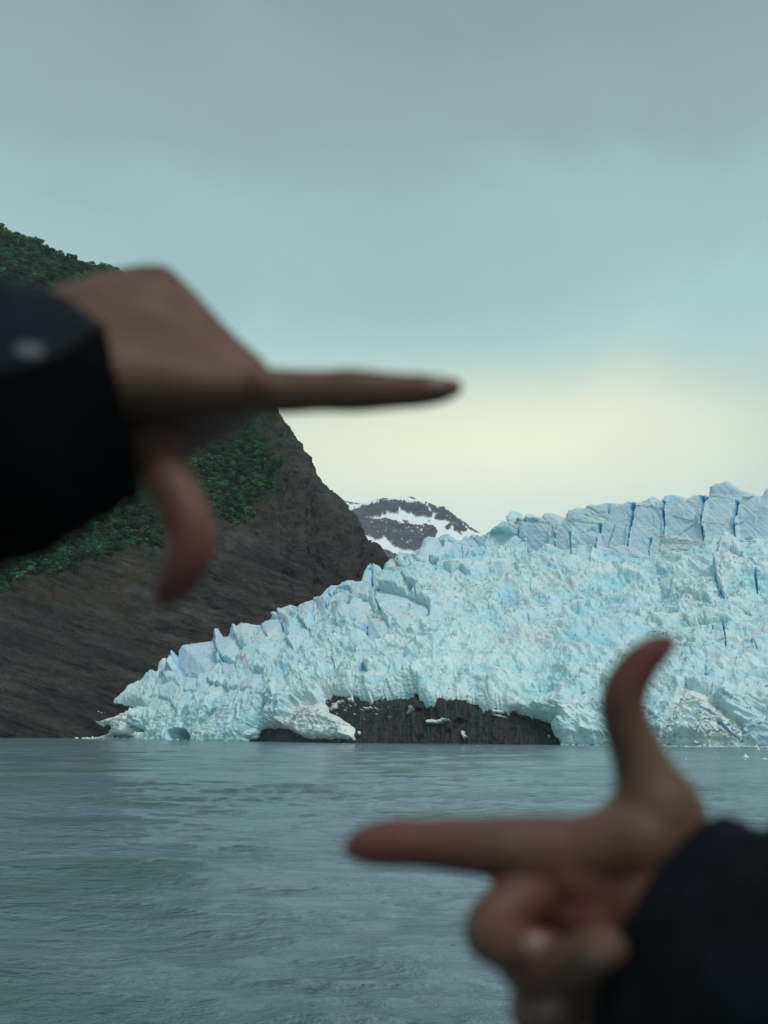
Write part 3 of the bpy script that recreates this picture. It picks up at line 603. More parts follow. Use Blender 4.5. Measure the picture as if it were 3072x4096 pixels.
    rough = .85*(1 - .80*smooth_)*(1 - .85*bm_)
    h += b0*(zs*.38 + zwall*.30 + sl*.42)*(1-.8*zfan)
    # mid blocks, squashed the way the fall is foreshortened down its slope
    Pw = P + 1.6*np.stack([fbm(P/6, 2, 301), fbm(P/6, 2, 303), fbm(P/6, 2, 305)], -1)
    f1, f2, i1, v1 = worley(Pw/np.array([8.5, 24, 3.6]), 1)
    b1 = (rnd(i1, 1)-.4)*2.0 + 1.7*(v1[..., 0]*(rnd(i1, 2)-.5) + v1[..., 2]*(rnd(i1, 3)-.1))*2.2 - .7*np.exp(-((f2-f1)/.10)**2)
    f3, f4, i2, v2 = worley(Pw/np.array([3.4, 12, 1.6]), 2)
    b2 = (rnd(i2, 1)-.4)*.95 + .7*(v2[..., 0]*(rnd(i2, 2)-.5) + v2[..., 2]*(rnd(i2, 3)-.2))*2.2 - .35*np.exp(-((f4-f3)/.13)**2)
    blk = sm(-.05, .40, fbm(P/np.array([40, 80, 22]), 3, 401))      # where the rubble is coarse
    calm = sm(-.15, .25, fbm(P/np.array([90, 90, 30]), 3, 403))
    low = sm(2440, 2600, Y)*sm(1050, 1200, X)*(1-sm(2500, 2800, X))
    h += b1*(zridge*.24*rough + zwall*.05 + zface*.30*rough + sl*rough*(.7 + 1.5*blk)*(1-.6*low))*(1-.85*zfan)
    h += b2*(zridge*.20*rough + zwall*.03 + zface*.22*rough + sl*rough*(.8 + 1.3*blk)*(1-.45*low))*(1-.6*zfan)
    # flow texture: wavy lines falling to the right over the cliff
    qa = P[..., 0]*.94 - P[..., 2]*.34; qb = P[..., 0]*.34 + P[..., 2]*.94
    wv = 6*fbm(P/22, 3, 405)
    flow = fbm(np.stack([(qa)/13, P[..., 1]/60, (qb+wv)/3.4], -1), 4, 407, ridged=True)
    h += sl*(1-zfan)*(1.6 + 1.2*low)*flow
    flu = fbm(np.stack([(P[..., 0] + wv*1.2)/7.0, P[..., 1]/30, (P[..., 2]+wv)/16], -1), 4, 409, ridged=True)
    h += zface*2.6*flu + zwall*.3*flu
    sc_ = fbm(np.stack([(P[..., 0]*.87 + P[..., 2]*.5)/1.8, P[..., 1]/20, (P[..., 2]*.87 - P[..., 0]*.5)/30], -1), 3, 411)
    h += (zwall*.34 + zridge*.25)*sc_
    wl = fbm(np.stack([P[..., 0]/30, P[..., 1]/60, P[..., 2]/.9], -1), 2, 412)
    h += (zridge + zface)*.18*wl
    fold = fbm(np.stack([(P[..., 0]*.80 + P[..., 2]*.60 + wv)/9, P[..., 1]/60, (P[..., 2]*.80 - P[..., 0]*.60)/26], -1), 3, 415, ridged=True)
    h += sl*3.2*fold*(1-zfan)
    h += sl*(1-zfan)*4.2*fbm(np.stack([(P[..., 0]*.85 + P[..., 2]*.5)/34, P[..., 1]/90, (P[..., 2]*.85 - P[..., 0]*.5)/15], -1), 3, 421, ridged=True)
    Pf = P/np.array([1, 2.2, .62])
    h += (1.25*fbm(Pf/9, 5, 413, ridged=True, gain=.42) + .22*fbm(Pf/1.8, 3, 415, ridged=True))*(zridge*.30*rough + zwall*.10 + zface*.5*rough + sl*1.5*rough + .12)*(1-.35*zfan)
    h += sl*(8*fbm(P/60, 3, 417) + 4.5*fbm(P/np.array([22, 40, 12]), 3, 419)*(1-zfan))*sm(2, 60, -polysdf(X, Y, HOLE))
    h += zfan*(2.2 + 2.2*fbm(P/np.array([4, 8, 3]), 5, 421, ridged=True) + 2.2*fbm(P/14, 3, 423))*sm(-6, 40, fsd)
    h += 7*sm(-3, 14, slab + wn*.5) + 3*sm(-3, 10, gslab + wn*.3)
    sm_slab = np.maximum(sm(0, 8, slab), sm(0, 8, gslab))
    blk_id = np.full(X.shape, -1); blk_m = 0*X; rb = np.random.RandomState(77)
    det = 1.1*fbm(Pf/7, 4, 701, ridged=True) + .55*fbm(P/2.4, 3, 703)
    for k, (poly, wall) in enumerate(BLOCKS):
        a_ = np.array(poly); cx_, cy_ = a_.mean(0); bx0, by0 = a_.min(0)-12; bx1, by1 = a_.max(0)+12
        j0, j1 = np.searchsorted(R.y, [by0, by1]); i0, i1_ = np.searchsorted(R.x, [bx0, bx1]); q = (slice(j0, j1), slice(i0, i1_))
        wk = .9 if wall else .45; xs_, ys_ = X[q]+warp1[q]*wk, Y[q]+warp2[q]*wk
        sd_ = polysdf(xs_, ys_, poly); m = .45*sm(-1.5, 7.0, sd_) if wall else sm(-1.0, 3.2, sd_)
        sx_ = rb.uniform(-.32, .32)*(.45 if wall else 1); sy_ = rb.uniform(-.15, .40)*(.4 if wall else 1); lift = rb.uniform(.9, 3.2)*(.55 if wall else 1)
        mp = mpx[q]; pl = lift + np.clip(((xs_-cx_)*sx_ + (ys_-cy_)*sy_)*mp, -4.5, 5)
        # a second facet breaks the face along a ridge line
        an = rb.uniform(0, 6.28); off = rb.uniform(-.1, .5)*min(np.ptp(a_[:, 0]), np.ptp(a_[:, 1]))
        pl = np.minimum(pl, lift + 1.2 + .75*(off - (xs_-cx_)*math.cos(an) - (ys_-cy_)*math.sin(an))*mp*(.6 if wall else 1))
        pl = pl - .9*np.exp(-np.maximum(sd_, 0)/5) 
        hb = pl + det[q]*(.30 if wall else .42) + sc_[q]*.42 + .15*wl[q]
        base_ = h[q]*.35
        h[q] = h[q]*(1-m) + (base_*.25 + hb)*m - (.45 if wall else 1.3)*np.exp(-((sd_+1.5)/2.6)**2)*(1-m)
        blk_id[q] = np.where(sd_ > 0, k, blk_id[q]); blk_m[q] = np.maximum(blk_m[q], m)
    blue = 0*X
    for_edge = np.exp(-((blk_m-.35)/.25)**2)*(blk_m > .02)*(fbm(P/9, 2, 705) > .05)
    blue = np.maximum(blue, .55*for_edge*(1-.7*zwall))
    blue = np.maximum(blue, .8*zs*gap*gsel*(1-zwall)*(1-blk_m))
    for p, wd, dp in CRACKS:
        wd *= 1.1 if dp >= 9 else 1.0
        a_ = np.array(p); bx0, bx1 = a_[:, 0].min()-40, a_[:, 0].max()+40; by0, by1 = a_[:, 1].min()-40, a_[:, 1].max()+40
        j0, j1 = np.searchsorted(R.y, [by0, by1]); i0, i1_ = np.searchsorted(R.x, [bx0, bx1]); sl_ = (slice(j0, j1), slice(i0, i1_))
        if j1 <= j0 or i1_ <= i0: continue
        d = segdist(X[sl_]+wn[sl_]*.5, Y[sl_], p) + 1.6*pn(np.stack([X[sl_]/9, Y[sl_]/9, 0*X[sl_]], -1), 5)
        ta = np.clip((Y[sl_]-a_[:, 1].min())/(np.ptp(a_[:, 1])+1), 0, 1); wd = wd*(1.45 - 1.0*ta)*(.8 + .5*pn(np.stack([0*X[sl_], Y[sl_]/28, 0*X[sl_]+dp], -1), 8))
        g_ = 1-sm(wd*.35, wd*1.25, d); h[sl_] -= .48*dp*g_
        blue[sl_] = np.maximum(blue[sl_], (1-sm(wd*.4, wd*2.3, d))*.9)
    h *= 1 - .18*sl
    # round the rims back, keep traced rims where they are
    rim = sm(0, np.where(X < 680, 7, 20), Sp); h *= .22 + .78*rim; h *= .25 + .75*sm(0, 45, -polysdf(X, Y, HOLE))
    h += (1.5*fbm(P/4, 4, 611, ridged=True) + .9*fbm(P/1.6, 2, 613))*sm(690, 600, X)
    h -= 9*np.exp(-Sp/7)
    # lip over the cliff leans out
    hs = -polysdf(X, Y, HOLE)
    lip = np.exp(-np.maximum(hs, 0)/30)*(Y < 2900)
    h += 2.0*lip*sm(0, 10, Sp)
    # cave
    cv = np.hypot((X-735)/46, (Y-2952)/34) + .12*wn*.1
    h -= 16*(1-sm(.55, 1.0, cv))
    h *= .2 + .8*sm(2996, 2965, Y + (X-1400)*-.004)
    R.push(h)
    # ---- ice kinds
    rubble_dirt = sm(.02, .45, fbm(P/38, 3, 431))*sm(.0, .5, fbm(P/7, 3, 433)+.15)*(sl*.55 + zwall*.1)
    rubble_dirt *= 1 - .7*low
    snow = np.clip(zfan*.85 + sl*.35*sm(0, .4, fbm(P/25, 3, 439)) , 0, 1)
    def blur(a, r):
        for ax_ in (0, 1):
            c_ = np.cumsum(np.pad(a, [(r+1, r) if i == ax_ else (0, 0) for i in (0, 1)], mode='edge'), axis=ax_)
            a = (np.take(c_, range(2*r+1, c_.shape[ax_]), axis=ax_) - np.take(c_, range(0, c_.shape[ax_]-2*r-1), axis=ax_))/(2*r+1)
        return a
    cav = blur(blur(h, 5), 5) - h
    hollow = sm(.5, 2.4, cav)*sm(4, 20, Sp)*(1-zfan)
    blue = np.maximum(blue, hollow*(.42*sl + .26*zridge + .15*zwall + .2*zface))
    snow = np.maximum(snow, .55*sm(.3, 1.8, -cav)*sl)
    dirt = rubble_dirt*.75 + .30*sm(.1, .5, fbm(P/np.array([45, 60, 12]), 4, 441))*(sl+.6*zwall) + zfan*.40*sm(0, .4, fbm(P/12, 3, 435)+.1)
    for c_, rr, am in (((1330, 2410), (210, 90), .6), ((2560, 2215), (300, 30), .55), ((1800, 2370), (260, 80), .5), ((1020, 2560), (160, 60), .35), ((1560, 2500), (180, 60), .35), ((2080, 2330), (200, 60), .4)):
        g_ = np.exp(-(((X-c_[0])/rr[0])**2 + ((Y-c_[1])/rr[1])**2)**1.5)
        dirt = np.maximum(dirt, am*g_*sm(-.15, .45, fbm(np.stack([(X+Y*.3)/34, (Y-X*.3)/11, 0*X], -1), 4, 451)))
    for p in DIRT:
        d = segdist(X + 6*pn(np.stack([X/14, Y/14, 0*X], -1), 6), Y + 6*pn(np.stack([X/14, Y/14, 0*X+4], -1), 7), p)
        dirt = np.maximum(dirt, (.95*np.exp(-(d/2.2)**2) + .28*np.exp(-(d/11)**2)))
    f0 = z2([(1120,950),(1200,940),(1290,870),(1340,880),(1300,930),(1200,990),(1130,990)])
    dirt = np.maximum(dirt, .5*sm(-6, 8, polysdf(X, Y, f0)+wn))
    aq = sm(.12, .5, fbm(P/np.array([45, 60, 60]), 3, 437))*(sl*.45+.15)
    blob = polysdf(X, Y, z3([(1330,940),(1400,870),(1470,960),(1450,1020),(1360,1000)]))
    blue = np.maximum(blue, np.maximum(aq*.42, .50*sm(-14, 12, blob+wn)))
    b3 = np.exp(-((f2-f1)/.06)**2)*sm(.45, .7, rnd(i1, 7))*(sl+zridge*.7)*(1-zfan)
    blue = np.maximum(blue, .6*b3*(1-.6*low))
    dense = np.clip(.75*zface*(.5+.5*smooth_)*sm(2960, 2700, Y-60*pn(P/20, 2)) + .85*zwall + .55*zridge*(.4+.6*smooth_) + .9*sm_slab + .45*sm(2700, 3050, X)*sm(2350, 2700, Y) + .35*sl*smooth_ + .7*bigblk*rnd(i7, 5) + .35*blk_m, 0, 1)
    dense = dense*(1-.8*sm(690, 600, X)); snow = np.maximum(snow, .6*sm(690, 600, X)*sm(-.2, .3, fbm(P/8, 3, 615)))
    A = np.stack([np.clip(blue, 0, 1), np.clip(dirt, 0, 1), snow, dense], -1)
    # ---- parts
    lab = np.full(X.shape, -1)
    ser = ((zwall > .5) | (zridge > .5) | (zface > .6)) & (zfan < .5)
    lab[ser] = ID[ser]
    lab[blk_id >= 0] = 2000 + blk_id[blk_id >= 0]
    fanid = np.argmax(np.stack([polysdf(X, Y, p) for p in fans]), 0)
    lab[(zfan >= .5)] = 1000 + fanid[zfan >= .5]
    lab[slab > 0] = 1010; lab[gslab > 0] = 1011
    # tiny shards go back to the body
    for k in np.unique(lab):
        if k >= 0 and (lab == k).sum() < 60: lab[lab == k] = -1
    def sub(k): return 'snow_fan' if 1000 <= k < 1010 else ('ice_slab' if 1010 <= k < 1020 else 'serac')
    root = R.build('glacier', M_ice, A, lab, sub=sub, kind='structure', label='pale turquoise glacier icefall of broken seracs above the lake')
    return root, R, sl, zfan, zridge, blk, low
glacier, GR, g_sl, g_fan, g_ridge, g_blk, g_low = make_glacier()

# loose blocks lying over the icefall: too many to pick apart
def chunk(rs, n=9):
    v = rs.normal(size=(n, 3)); v /= np.linalg.norm(v, axis=1)[:, None]; v *= rs.uniform(.7, 1.1, (n, 1)); v *= rs.uniform(.6, 1.2, 3)
    bm = bmesh.new()
    for p in v: bm.verts.new(p)
    r = bmesh.ops.convex_hull(bm, input=bm.verts)
    bmesh.ops.delete(bm, geom=[e for e in bm.verts if not e.link_faces], context='VERTS')
    bmesh.ops.triangulate(bm, faces=bm.faces[:])
    bm.verts.index_update(); V = np.array([x.co[:] for x in bm.verts]); Fc = np.array([[a.index for a in f.verts] for f in bm.faces]); bm.free()
    return V, Fc
def join_chunks(name, items, rs, mat, parent, smooth=False, protos=None, zone_of=None, **props):
    protos = protos or [chunk(rs) for _ in range(24)]
    VV, FF, AA = [], [], []; off = 0
    for (p, s) in items:
        V, Fc = protos[rs.randint(len(protos))]
        a = rs.uniform(0, 6.28); c_, s_ = math.cos(a), math.sin(a)
        M = np.array([[c_, -s_, 0], [s_, c_, 0], [0, 0, 1]])
        W = V @ M.T * s + p
        VV.append(W); FF.append(Fc + off); off += len(W)
        z = [rs.rand()**3*.5, rs.rand()**3*.3, rs.rand()*.7, rs.rand()*.4] if zone_of is None else zone_of(rs)
        AA.append(np.tile(z, (len(W), 1)))
    return obj(name, mkmesh(name, np.concatenate(VV), np.concatenate(FF), smooth, np.concatenate(AA)), mat, parent, **props)
def make_rubble():
    rs = np.random.RandomState(4); H, W = GR.X.shape; items = []
    dens = (g_sl*(.08+g_blk)*(1-.8*g_low) + g_ridge*.25 + g_fan*.25)*(GR.S > 8)
    tries = 0
    while len(items) < 4500 and tries < 400000:
        tries += 1
        j, i = rs.randint(H), rs.randint(W)
        if rs.rand() > dens[j, i]: continue
        s = .40 + 1.0*rs.rand()**4 + (.4 if g_blk[j, i] > .6 else 0)*rs.rand()
        items.append((GR.P[j, i] + GR.Nn[j, i]*s*.2, s))
    join_chunks('ice_rubble', items, rs, M_ice, glacier, kind='stuff')
make_rubble()

# ================================================================== low brown shelf, boulders, shore rocks
def make_shelf():
    R = Relief(930, 1450, 2890, 2992, 1.5, lambda X, Y: polysdf(X, Y, [(940,2995),(960,2962),(1000,2950),(1045,2915),(1110,2905),(1200,2925),(1290,2935),(1440,2935),(1440,2995)]))
    D = Dshore(R.X) + 5 + 10*np.clip((shore(R.X)-R.Y)/60, 0, 1)
    R.base(D); R.push(1.4*fbm(R.P/7, 4, 3, ridged=True) + .6*fbm(R.P/np.array([9, 9, 1.2]), 3, 6, ridged=True))
    A = np.zeros((*R.X.shape, 4)); R.build('rock_shelf', M_cliff, A, kind='structure', label='low brown rock shelf at the waterline beneath the snow fan')
make_shelf()

def make_brash():
    rs = np.random.RandomState(15); items = []
    for _ in range(900):
        if rs.rand() < .72: x = rs.uniform(2240, 3300)
        else: x = rs.uniform(330, 960)
        D = float(Dshore(x)); u, _v = uw(x, shore(x)); dd = abs(rs.normal())*(9 if x > 2600 else 4)
        D2 = D - 3 - dd; items.append((np.array([u*D2, D2, .02]), rs.uniform(.25, .9)*(1.2 if dd < 3 else .7)))
    join_chunks('brash_ice', items, rs, M_ice, glacier, kind='stuff', zone_of=lambda r: [.05, .02, .7*r.rand(), 0])
make_brash()
# snow scraps on the mountain foot
def make_scraps():
    rs = np.random.RandomState(9); items = []
    for a, b_, n, s in [((548,2799),(12,4),3,.6),((395,2912),(16,5),6,.7),((350,2948),(26,3),12,1.3),((470,2952),(90,2),26,1.1),((640,2955),(60,2),16,.9)]:
        for _ in range(n):
            x = a[0] + rs.normal()*b_[0]*.6; y = a[1] + rs.normal()*b_[1]*.6
            p = mount_pt(x, y); u, v = uw(x, y); Dm = max(p[1] - 12, 840)
            if y > 2940: q = pt(x, shore(x)-1, Dshore(x)-8)
            else: q = mount_pt(x, y)
            items.append((np.array(q), s*rs.uniform(.6, 1.6)))
    join_chunks('snow_scraps', items, rs, M_ice, mountain, kind='stuff', zone_of=lambda r: [0, .05, .9, 0])
make_scraps()

# ================================================================== forest
M_leaf = []
for nm, c1, c2 in (('beech_leaves', (.024, .086, .036), (.056, .165, .058)), ('beech_leaves_dark', (.013, .050, .034), (.032, .105, .056)), ('beech_leaves_olive', (.030, .058, .022), (.060, .080, .030))):
    m, t, b = newmat(nm); n_ = noise(t, .35, 3, .6, objco(t))
    oi = nd('ShaderNodeObjectInfo', t)
    c = mixc(t, ramp(t, n_, [(.35, 0), (.65, 1)]), c1, c2)
    hs = nd('ShaderNodeHueSaturation', t); t.links.new(c, hs.inputs['Color']); gp = nd('ShaderNodeNewGeometry', t); lg = ramp(t, noise(t, .016, 3, .6, gp.outputs['Position']), [(.38, .55), (.62, 1.35)])
    t.links.new(mth('MULTIPLY', mth('MULTIPLY_ADD', oi.outputs['Random'], .7, .7, tree=t), lg, tree=t), hs.inputs['Value'])
    t.links.new(hs.outputs[0], b.inputs['Base Color']); b.inputs['Roughness'].default_value = .7; b.inputs['Specular IOR Level'].default_value = .15
    M_leaf.append(m)
M_snag = simple('weathered_wood', (.26, .25, .22), .8, .2)
M_bark = simple('pale_bark', (.11, .10, .085), .8, .2)
def crown_mesh(name, seed, r=4.2, h=6.0, n=620, leaf=.62):
    rs = np.random.RandomState(seed)
    lobes = [(rs.normal(size=3)*np.array([r*.42, r*.42, h*.20]) + np.array([0, 0, h*.62]), rs.uniform(.36, .62)*r) for _ in range(9)]
    V = []
    for k in range(n):
        c_, rr = lobes[rs.randint(len(lobes))]
        d = rs.normal(size=3); d /= np.linalg.norm(d); d[2] = abs(d[2])*1.0 if rs.rand() < .7 else d[2]
        p = c_ + d*rr*rs.uniform(.75, 1.08)*np.array([1, 1, .72])
        nn = d*.7 + rs.normal(size=3)*.5; nn /= np.linalg.norm(nn)
        a = np.cross(nn, rs.normal(size=3)); a /= np.linalg.norm(a); b_ = np.cross(nn, a); s = leaf*rs.uniform(.6, 1.3)
        V += [p + a*s, p + b_*s*.8, p - a*s, p - b_*s*.8]
    V = np.array(V); Q = np.arange(len(V)).reshape(-1, 4)
    return V, Q
def trunk_mesh(seed, h=6.0):
    rs = np.random.RandomState(seed); V = []; Q = []
    def limb(p0, p1, r0, r1):
        o = len(V); d = np.array(p1, float)-p0; d /= np.linalg.norm(d); a = np.cross(d, [.3, .9, .1]); a /= np.linalg.norm(a); b_ = np.cross(d, a)
        for p, r in ((p0, r0), (p1, r1)):
            for k in range(5): th = k*2*math.pi/5; V.append(np.array(p) + r*(a*math.cos(th)+b_*math.sin(th)))
        for k in range(5): Q.append([o+k, o+(k+1) % 5, o+5+(k+1) % 5, o+5+k])
    limb((0, 0, -1.5), (.2, 0, h*.45), .32, .22)
    for k in range(4):
        th = rs.uniform(0, 6.28); limb((.2, 0, h*.40), (2.0*math.cos(th), 2.0*math.sin(th), h*rs.uniform(.62, .85)), .18, .07)
    return np.array(V), np.array(Q)
def snag_mesh():
    tv, tq = trunk_mesh(91, 9.0); return mkmesh('trunk', tv*np.array([1, 1, 1.25]), tq, True)
def make_forest():
    rs = np.random.RandomState(21)
    protos = []
    for k in range(6):
        V, Q = crown_mesh('crown', 30+k, r=rs.uniform(3.6, 4.8), h=rs.uniform(5.5, 7.5))
        tv, tq = trunk_mesh(50+k)
        protos.append((V, Q, tv, tq))
    cme = {}
    for k, (V, Q, tv, tq) in enumerate(protos):
        for mi in range(3):
            me = mkmesh('crown', V, Q, False); me.materials.append(M_leaf[mi]); cme[k, mi] = me
        me = mkmesh('trunk', tv, tq, True); me.materials.append(M_bark); cme[k, 't'] = me
    # candidates: spread by photograph spacing so the wood closes up
    def visible(x, y):   # is it in the parts of the wood the hands leave open
        a = y < np.interp(x, [0, 200, 400, 560], [1120, 1180, 1130, 1080]) and x < 470 and x > -40
        b_ = x > 790 and y > 1740 and x < 1150
        c_ = y > np.interp(x, [-40, 0, 300, 560, 640], [2230, 2210, 2100, 1990, 1960]) and x < 680 and x > -40
        return a or b_ or c_
    cand = []
    poly = FOREST[0]
    xs = np.arange(-420, 1160, 21.0); ys = np.arange(850, 2500, 15.0)
    gx, gy = np.meshgrid(xs, ys); gx = gx + rs.uniform(-11, 11, gx.shape) + (np.arange(gx.shape[0]) % 2)[:, None]*10; gy = gy + rs.uniform(-8, 8, gy.shape)
    s = polysdf(gx, gy, poly); topy = np.interp(gx, mtx, mty)
    nz = fbm(np.stack([gx/90, gy/90, 0*gx], -1), 3, 77)
    keep = (s + 45*nz > -34) & (gy > topy + 3) & (gx < 1120)
    edge = rs.rand(*gx.shape) < np.clip((s + 45*nz + 34)/50, .12, 1)
    keep &= edge
    clear = (nz < -.42) & (gy < 1250); keep &= ~clear
    pts = [(a, b_, c_) for a, b_, c_ in zip(gx[keep], gy[keep], nz[keep])]
    # dwarf scrub scattered on tundra
    vis = [p for p in pts if visible(p[0], p[1])]; hid = [p for p in pts if not visible(p[0], p[1])]
    vis.sort(key=lambda p: -p[1]); rs.shuffle(vis)
    bottom = sorted(vis, key=lambda p: mount_pt(p[0], p[1])[1])
    singles = bottom[:300]; rest = bottom[300:] + hid
    def place(x, y):
        p = mount_pt(x, y); sc_ = .70 + 1.25*rs.rand()**1.4*(1.0 if p[1] > 1150 else 1.12); return p, sc_
    def kind_of(x, y, n): 
        r = rs.rand(); return 2 if r < .10 + .18*(n > .15) else (1 if r < .45 else 0)
    for (x, y, n) in singles:
        p, s_ = place(x, y); k = rs.randint(6); mi = kind_of(x, y, n); rz = rs.uniform(0, 6.28)
        e = bpy.data.objects.new('beech_tree', None); COL.objects.link(e); e.location = p - np.array([0, 0, .4]); e.scale = (s_, s_, s_*rs.uniform(.85, 1.2)); e.rotation_euler = (0, 0, rz)
        where = 'on the skyline above the dark sleeve' if y < 1250 else ('in the wood between the lowered thumb and the bare flank' if x > 740 else 'in the wood between the dark sleeve and the ochre slope')
        look = ('leafy green', 'dark bottle green', 'yellowish olive')[mi]
        e['label'] = look + ' beech tree ' + where; e['category'] = 'tree'; e['group'] = look + ' beeches ' + where
        for nm, me in (('crown', cme[k, mi]), ('trunk', cme[k, 't'])):
            c_ = bpy.data.objects.new(nm, me); COL.objects.link(c_); c_.parent = e
    # the remaining trees as one wood
    small = [crown_mesh('c', 80+k, n=300, leaf=.85)[0:2] for k in range(6)]
    for mi, nm in ((0, 'beech_wood'), (1, 'beech_wood'), (2, 'beech_wood')):
        VV, QQ = [], []; off = 0
        for i, (x, y, n) in enumerate(rest):
            if (0 if i % 10 < 5 else (1 if i % 10 < 9 else 2)) != mi: continue
            p, s_ = place(x, y); V, Q = small[i % 6]; a = rs.uniform(0, 6.28); c_, sn = math.cos(a), math.sin(a)
            W = V @ np.array([[c_, -sn, 0], [sn, c_, 0], [0, 0, 1]]).T * s_ + p
            VV.append(W); QQ.append(Q+off); off += len(W)
        if VV:
            o = obj(nm, mkmesh(nm, np.concatenate(VV), np.concatenate(QQ), False), M_leaf[mi], kind='stuff', category='wood', label=['mid green beech canopy covering the mountainside', 'darker green beech canopy covering the mountainside', 'olive beech crowns dotted through the mountainside canopy'][mi])
    for (x, y) in ((80, 1045), (155, 1050), (905, 1930), (1110, 2010), (1040, 1880), (640, 2050), (980, 2075), (300, 2210)):
        p = mount_pt(x, y); o = obj('dead_tree', snag_mesh(), M_snag); o.location = p + np.array([0, -3., 1.5]); o.rotation_euler = (rs.uniform(-.15, .15), rs.uniform(-.2, .2), rs.uniform(0, 6)); o.scale = (1.1, 1.1, 1.3)
        o['label'] = 'bare pale grey dead tree standing out of the beech wood'; o['category'] = 'dead tree'; o['group'] = 'bare dead trees in the beech wood'
make_forest()

# ================================================================== ice floes on the lake
def floe(x, y, wpx, hpx, label, seed, snow=.6, peaks=2):
    """x,y: waterline point in the photograph"""
    u, v = uw(x, y); D = -CH/v; s = D/F; rs = np.random.RandomState(seed)
    n, m = 26, 14; w_ = wpx*s/2; hh = hpx*s
    T = np.linspace(-1, 1, n); Tm = np.linspace(-1, 1, m); A, B = np.meshgrid(T, Tm)
    env = np.clip(1 - np.abs(A)**2.4, 0, 1)*np.clip(1 - np.abs(B)**2.4, 0, 1)
    pk = sum(np.exp(-(((A-rs.uniform(-.45, .45))/.28)**2 + (B*1.2)**2))*rs.uniform(.6, 1) for _ in range(peaks))
    z = env**.5*(.28 + .25*fbm(np.stack([A*2, B*2, 0*A+seed], -1), 3, seed)) + env*pk*.8
    z = z/z.max()*hh - .06
    z = np.where(env <= 0, -.25, z)
    V = np.stack([A*w_, B*w_*.5*(1+.3*np.sin(A*3+seed)), z], -1).reshape(-1, 3)
    idx = np.arange(n*m).reshape(m, n); Q = np.stack([idx[:-1, :-1], idx[:-1, 1:], idx[1:, 1:], idx[1:, :-1]], -1).reshape(-1, 4)
    under = V.copy(); under[:, 2] = -.25 - .5*np.abs(under[:, 2]); Q2 = Q[:, ::-1] + len(V)
    At = np.tile([.08, .02, snow, 0], (2*len(V), 1))
    o = obj('ice_floe', mkmesh('ice_floe', np.concatenate([V, under]), np.concatenate([Q, Q2]), False, At), M_ice)
    o.location = (u*D, D, 0); o['label'] = label; o['category'] = 'ice floe'; o['group'] = 'ice floes on the lake'
for a in [(2984,3031,56,16,'small white iceberg with a pointed peak on the open water',3,.75,2), (3040,3001,46,9,'low white floe at the picture edge, close under the glacier front',5,.7,2), (2975,3041,40,6,'flat floe lying just in front of the peaked iceberg',6,.7,1), (3050,3037,62,7,'wide flat floe beside the peaked iceberg, at the picture edge',8,.6,3),
          (2749,3039,24,7,'small dome shaped floe just past the raised thumb',9,.7,1), (2825,3019,16,4,'tiny single floe halfway between thumb and peaked iceberg',11,.7,1), (2905,3021,40,3,'thin floating line of ice behind the peaked iceberg',12,.5,3), (2873,3035,18,3,'thin sliver of ice left of the peaked iceberg',13,.5,1),
          (735,2986,22,4,'lone little floe off the ice cave of the low end',14,.7,1), (1378,2976,16,3,'speck of ice by the foot of the dirty snow fan',16,.7,1), (1913,2984,14,3,'speck of ice off the middle of the black cliff',17,.7,1), (2122,2992,16,3,'speck of ice off the far end of the black cliff',18,.7,1), (1460,2972,14,4,'white speck of ice touching the start of the black cliff',22,.7,1),
          (2665,3005,36,7,'blurred floe partly covered by the raised thumb',19,.6,1)]: floe(*a)
# pale block stranded by the brown shelf
def stranded():
    u, v = uw(1012, 2946); D = float(glac_D(np.array(1012.), np.array(2946.)))-6
    rs = np.random.RandomState(2); bm = bmesh.new(); bmesh.ops.create_icosphere(bm, subdivisions=4, radius=1)
    for q in bm.verts:
        n_ = float(pn(np.array(q.co[:])*1.3, 5)); q.co *= 1 + .25*n_; q.co.x *= 4.9; q.co.y *= 3.2; q.co.z *= 2.7
    me = bpy.data.meshes.new('ice_boulder'); bm.to_mesh(me); bm.free()
    a = me.attributes.new('zone', 'FLOAT_COLOR', 'POINT'); a.data.foreach_set('color', np.tile([.16, 0, .25, 0], (len(me.vertices), 1)).astype(np.float32).ravel())
    me.polygons.foreach_set('use_smooth', [True]*len(me.polygons))
    o = obj('ice_boulder', me, M_ice); o.location = pt(1012, 2936, D); o['label'] = 'smooth rounded turquoise ice block stranded beside the brown rock shelf'; o['category'] = 'ice block'
stranded()

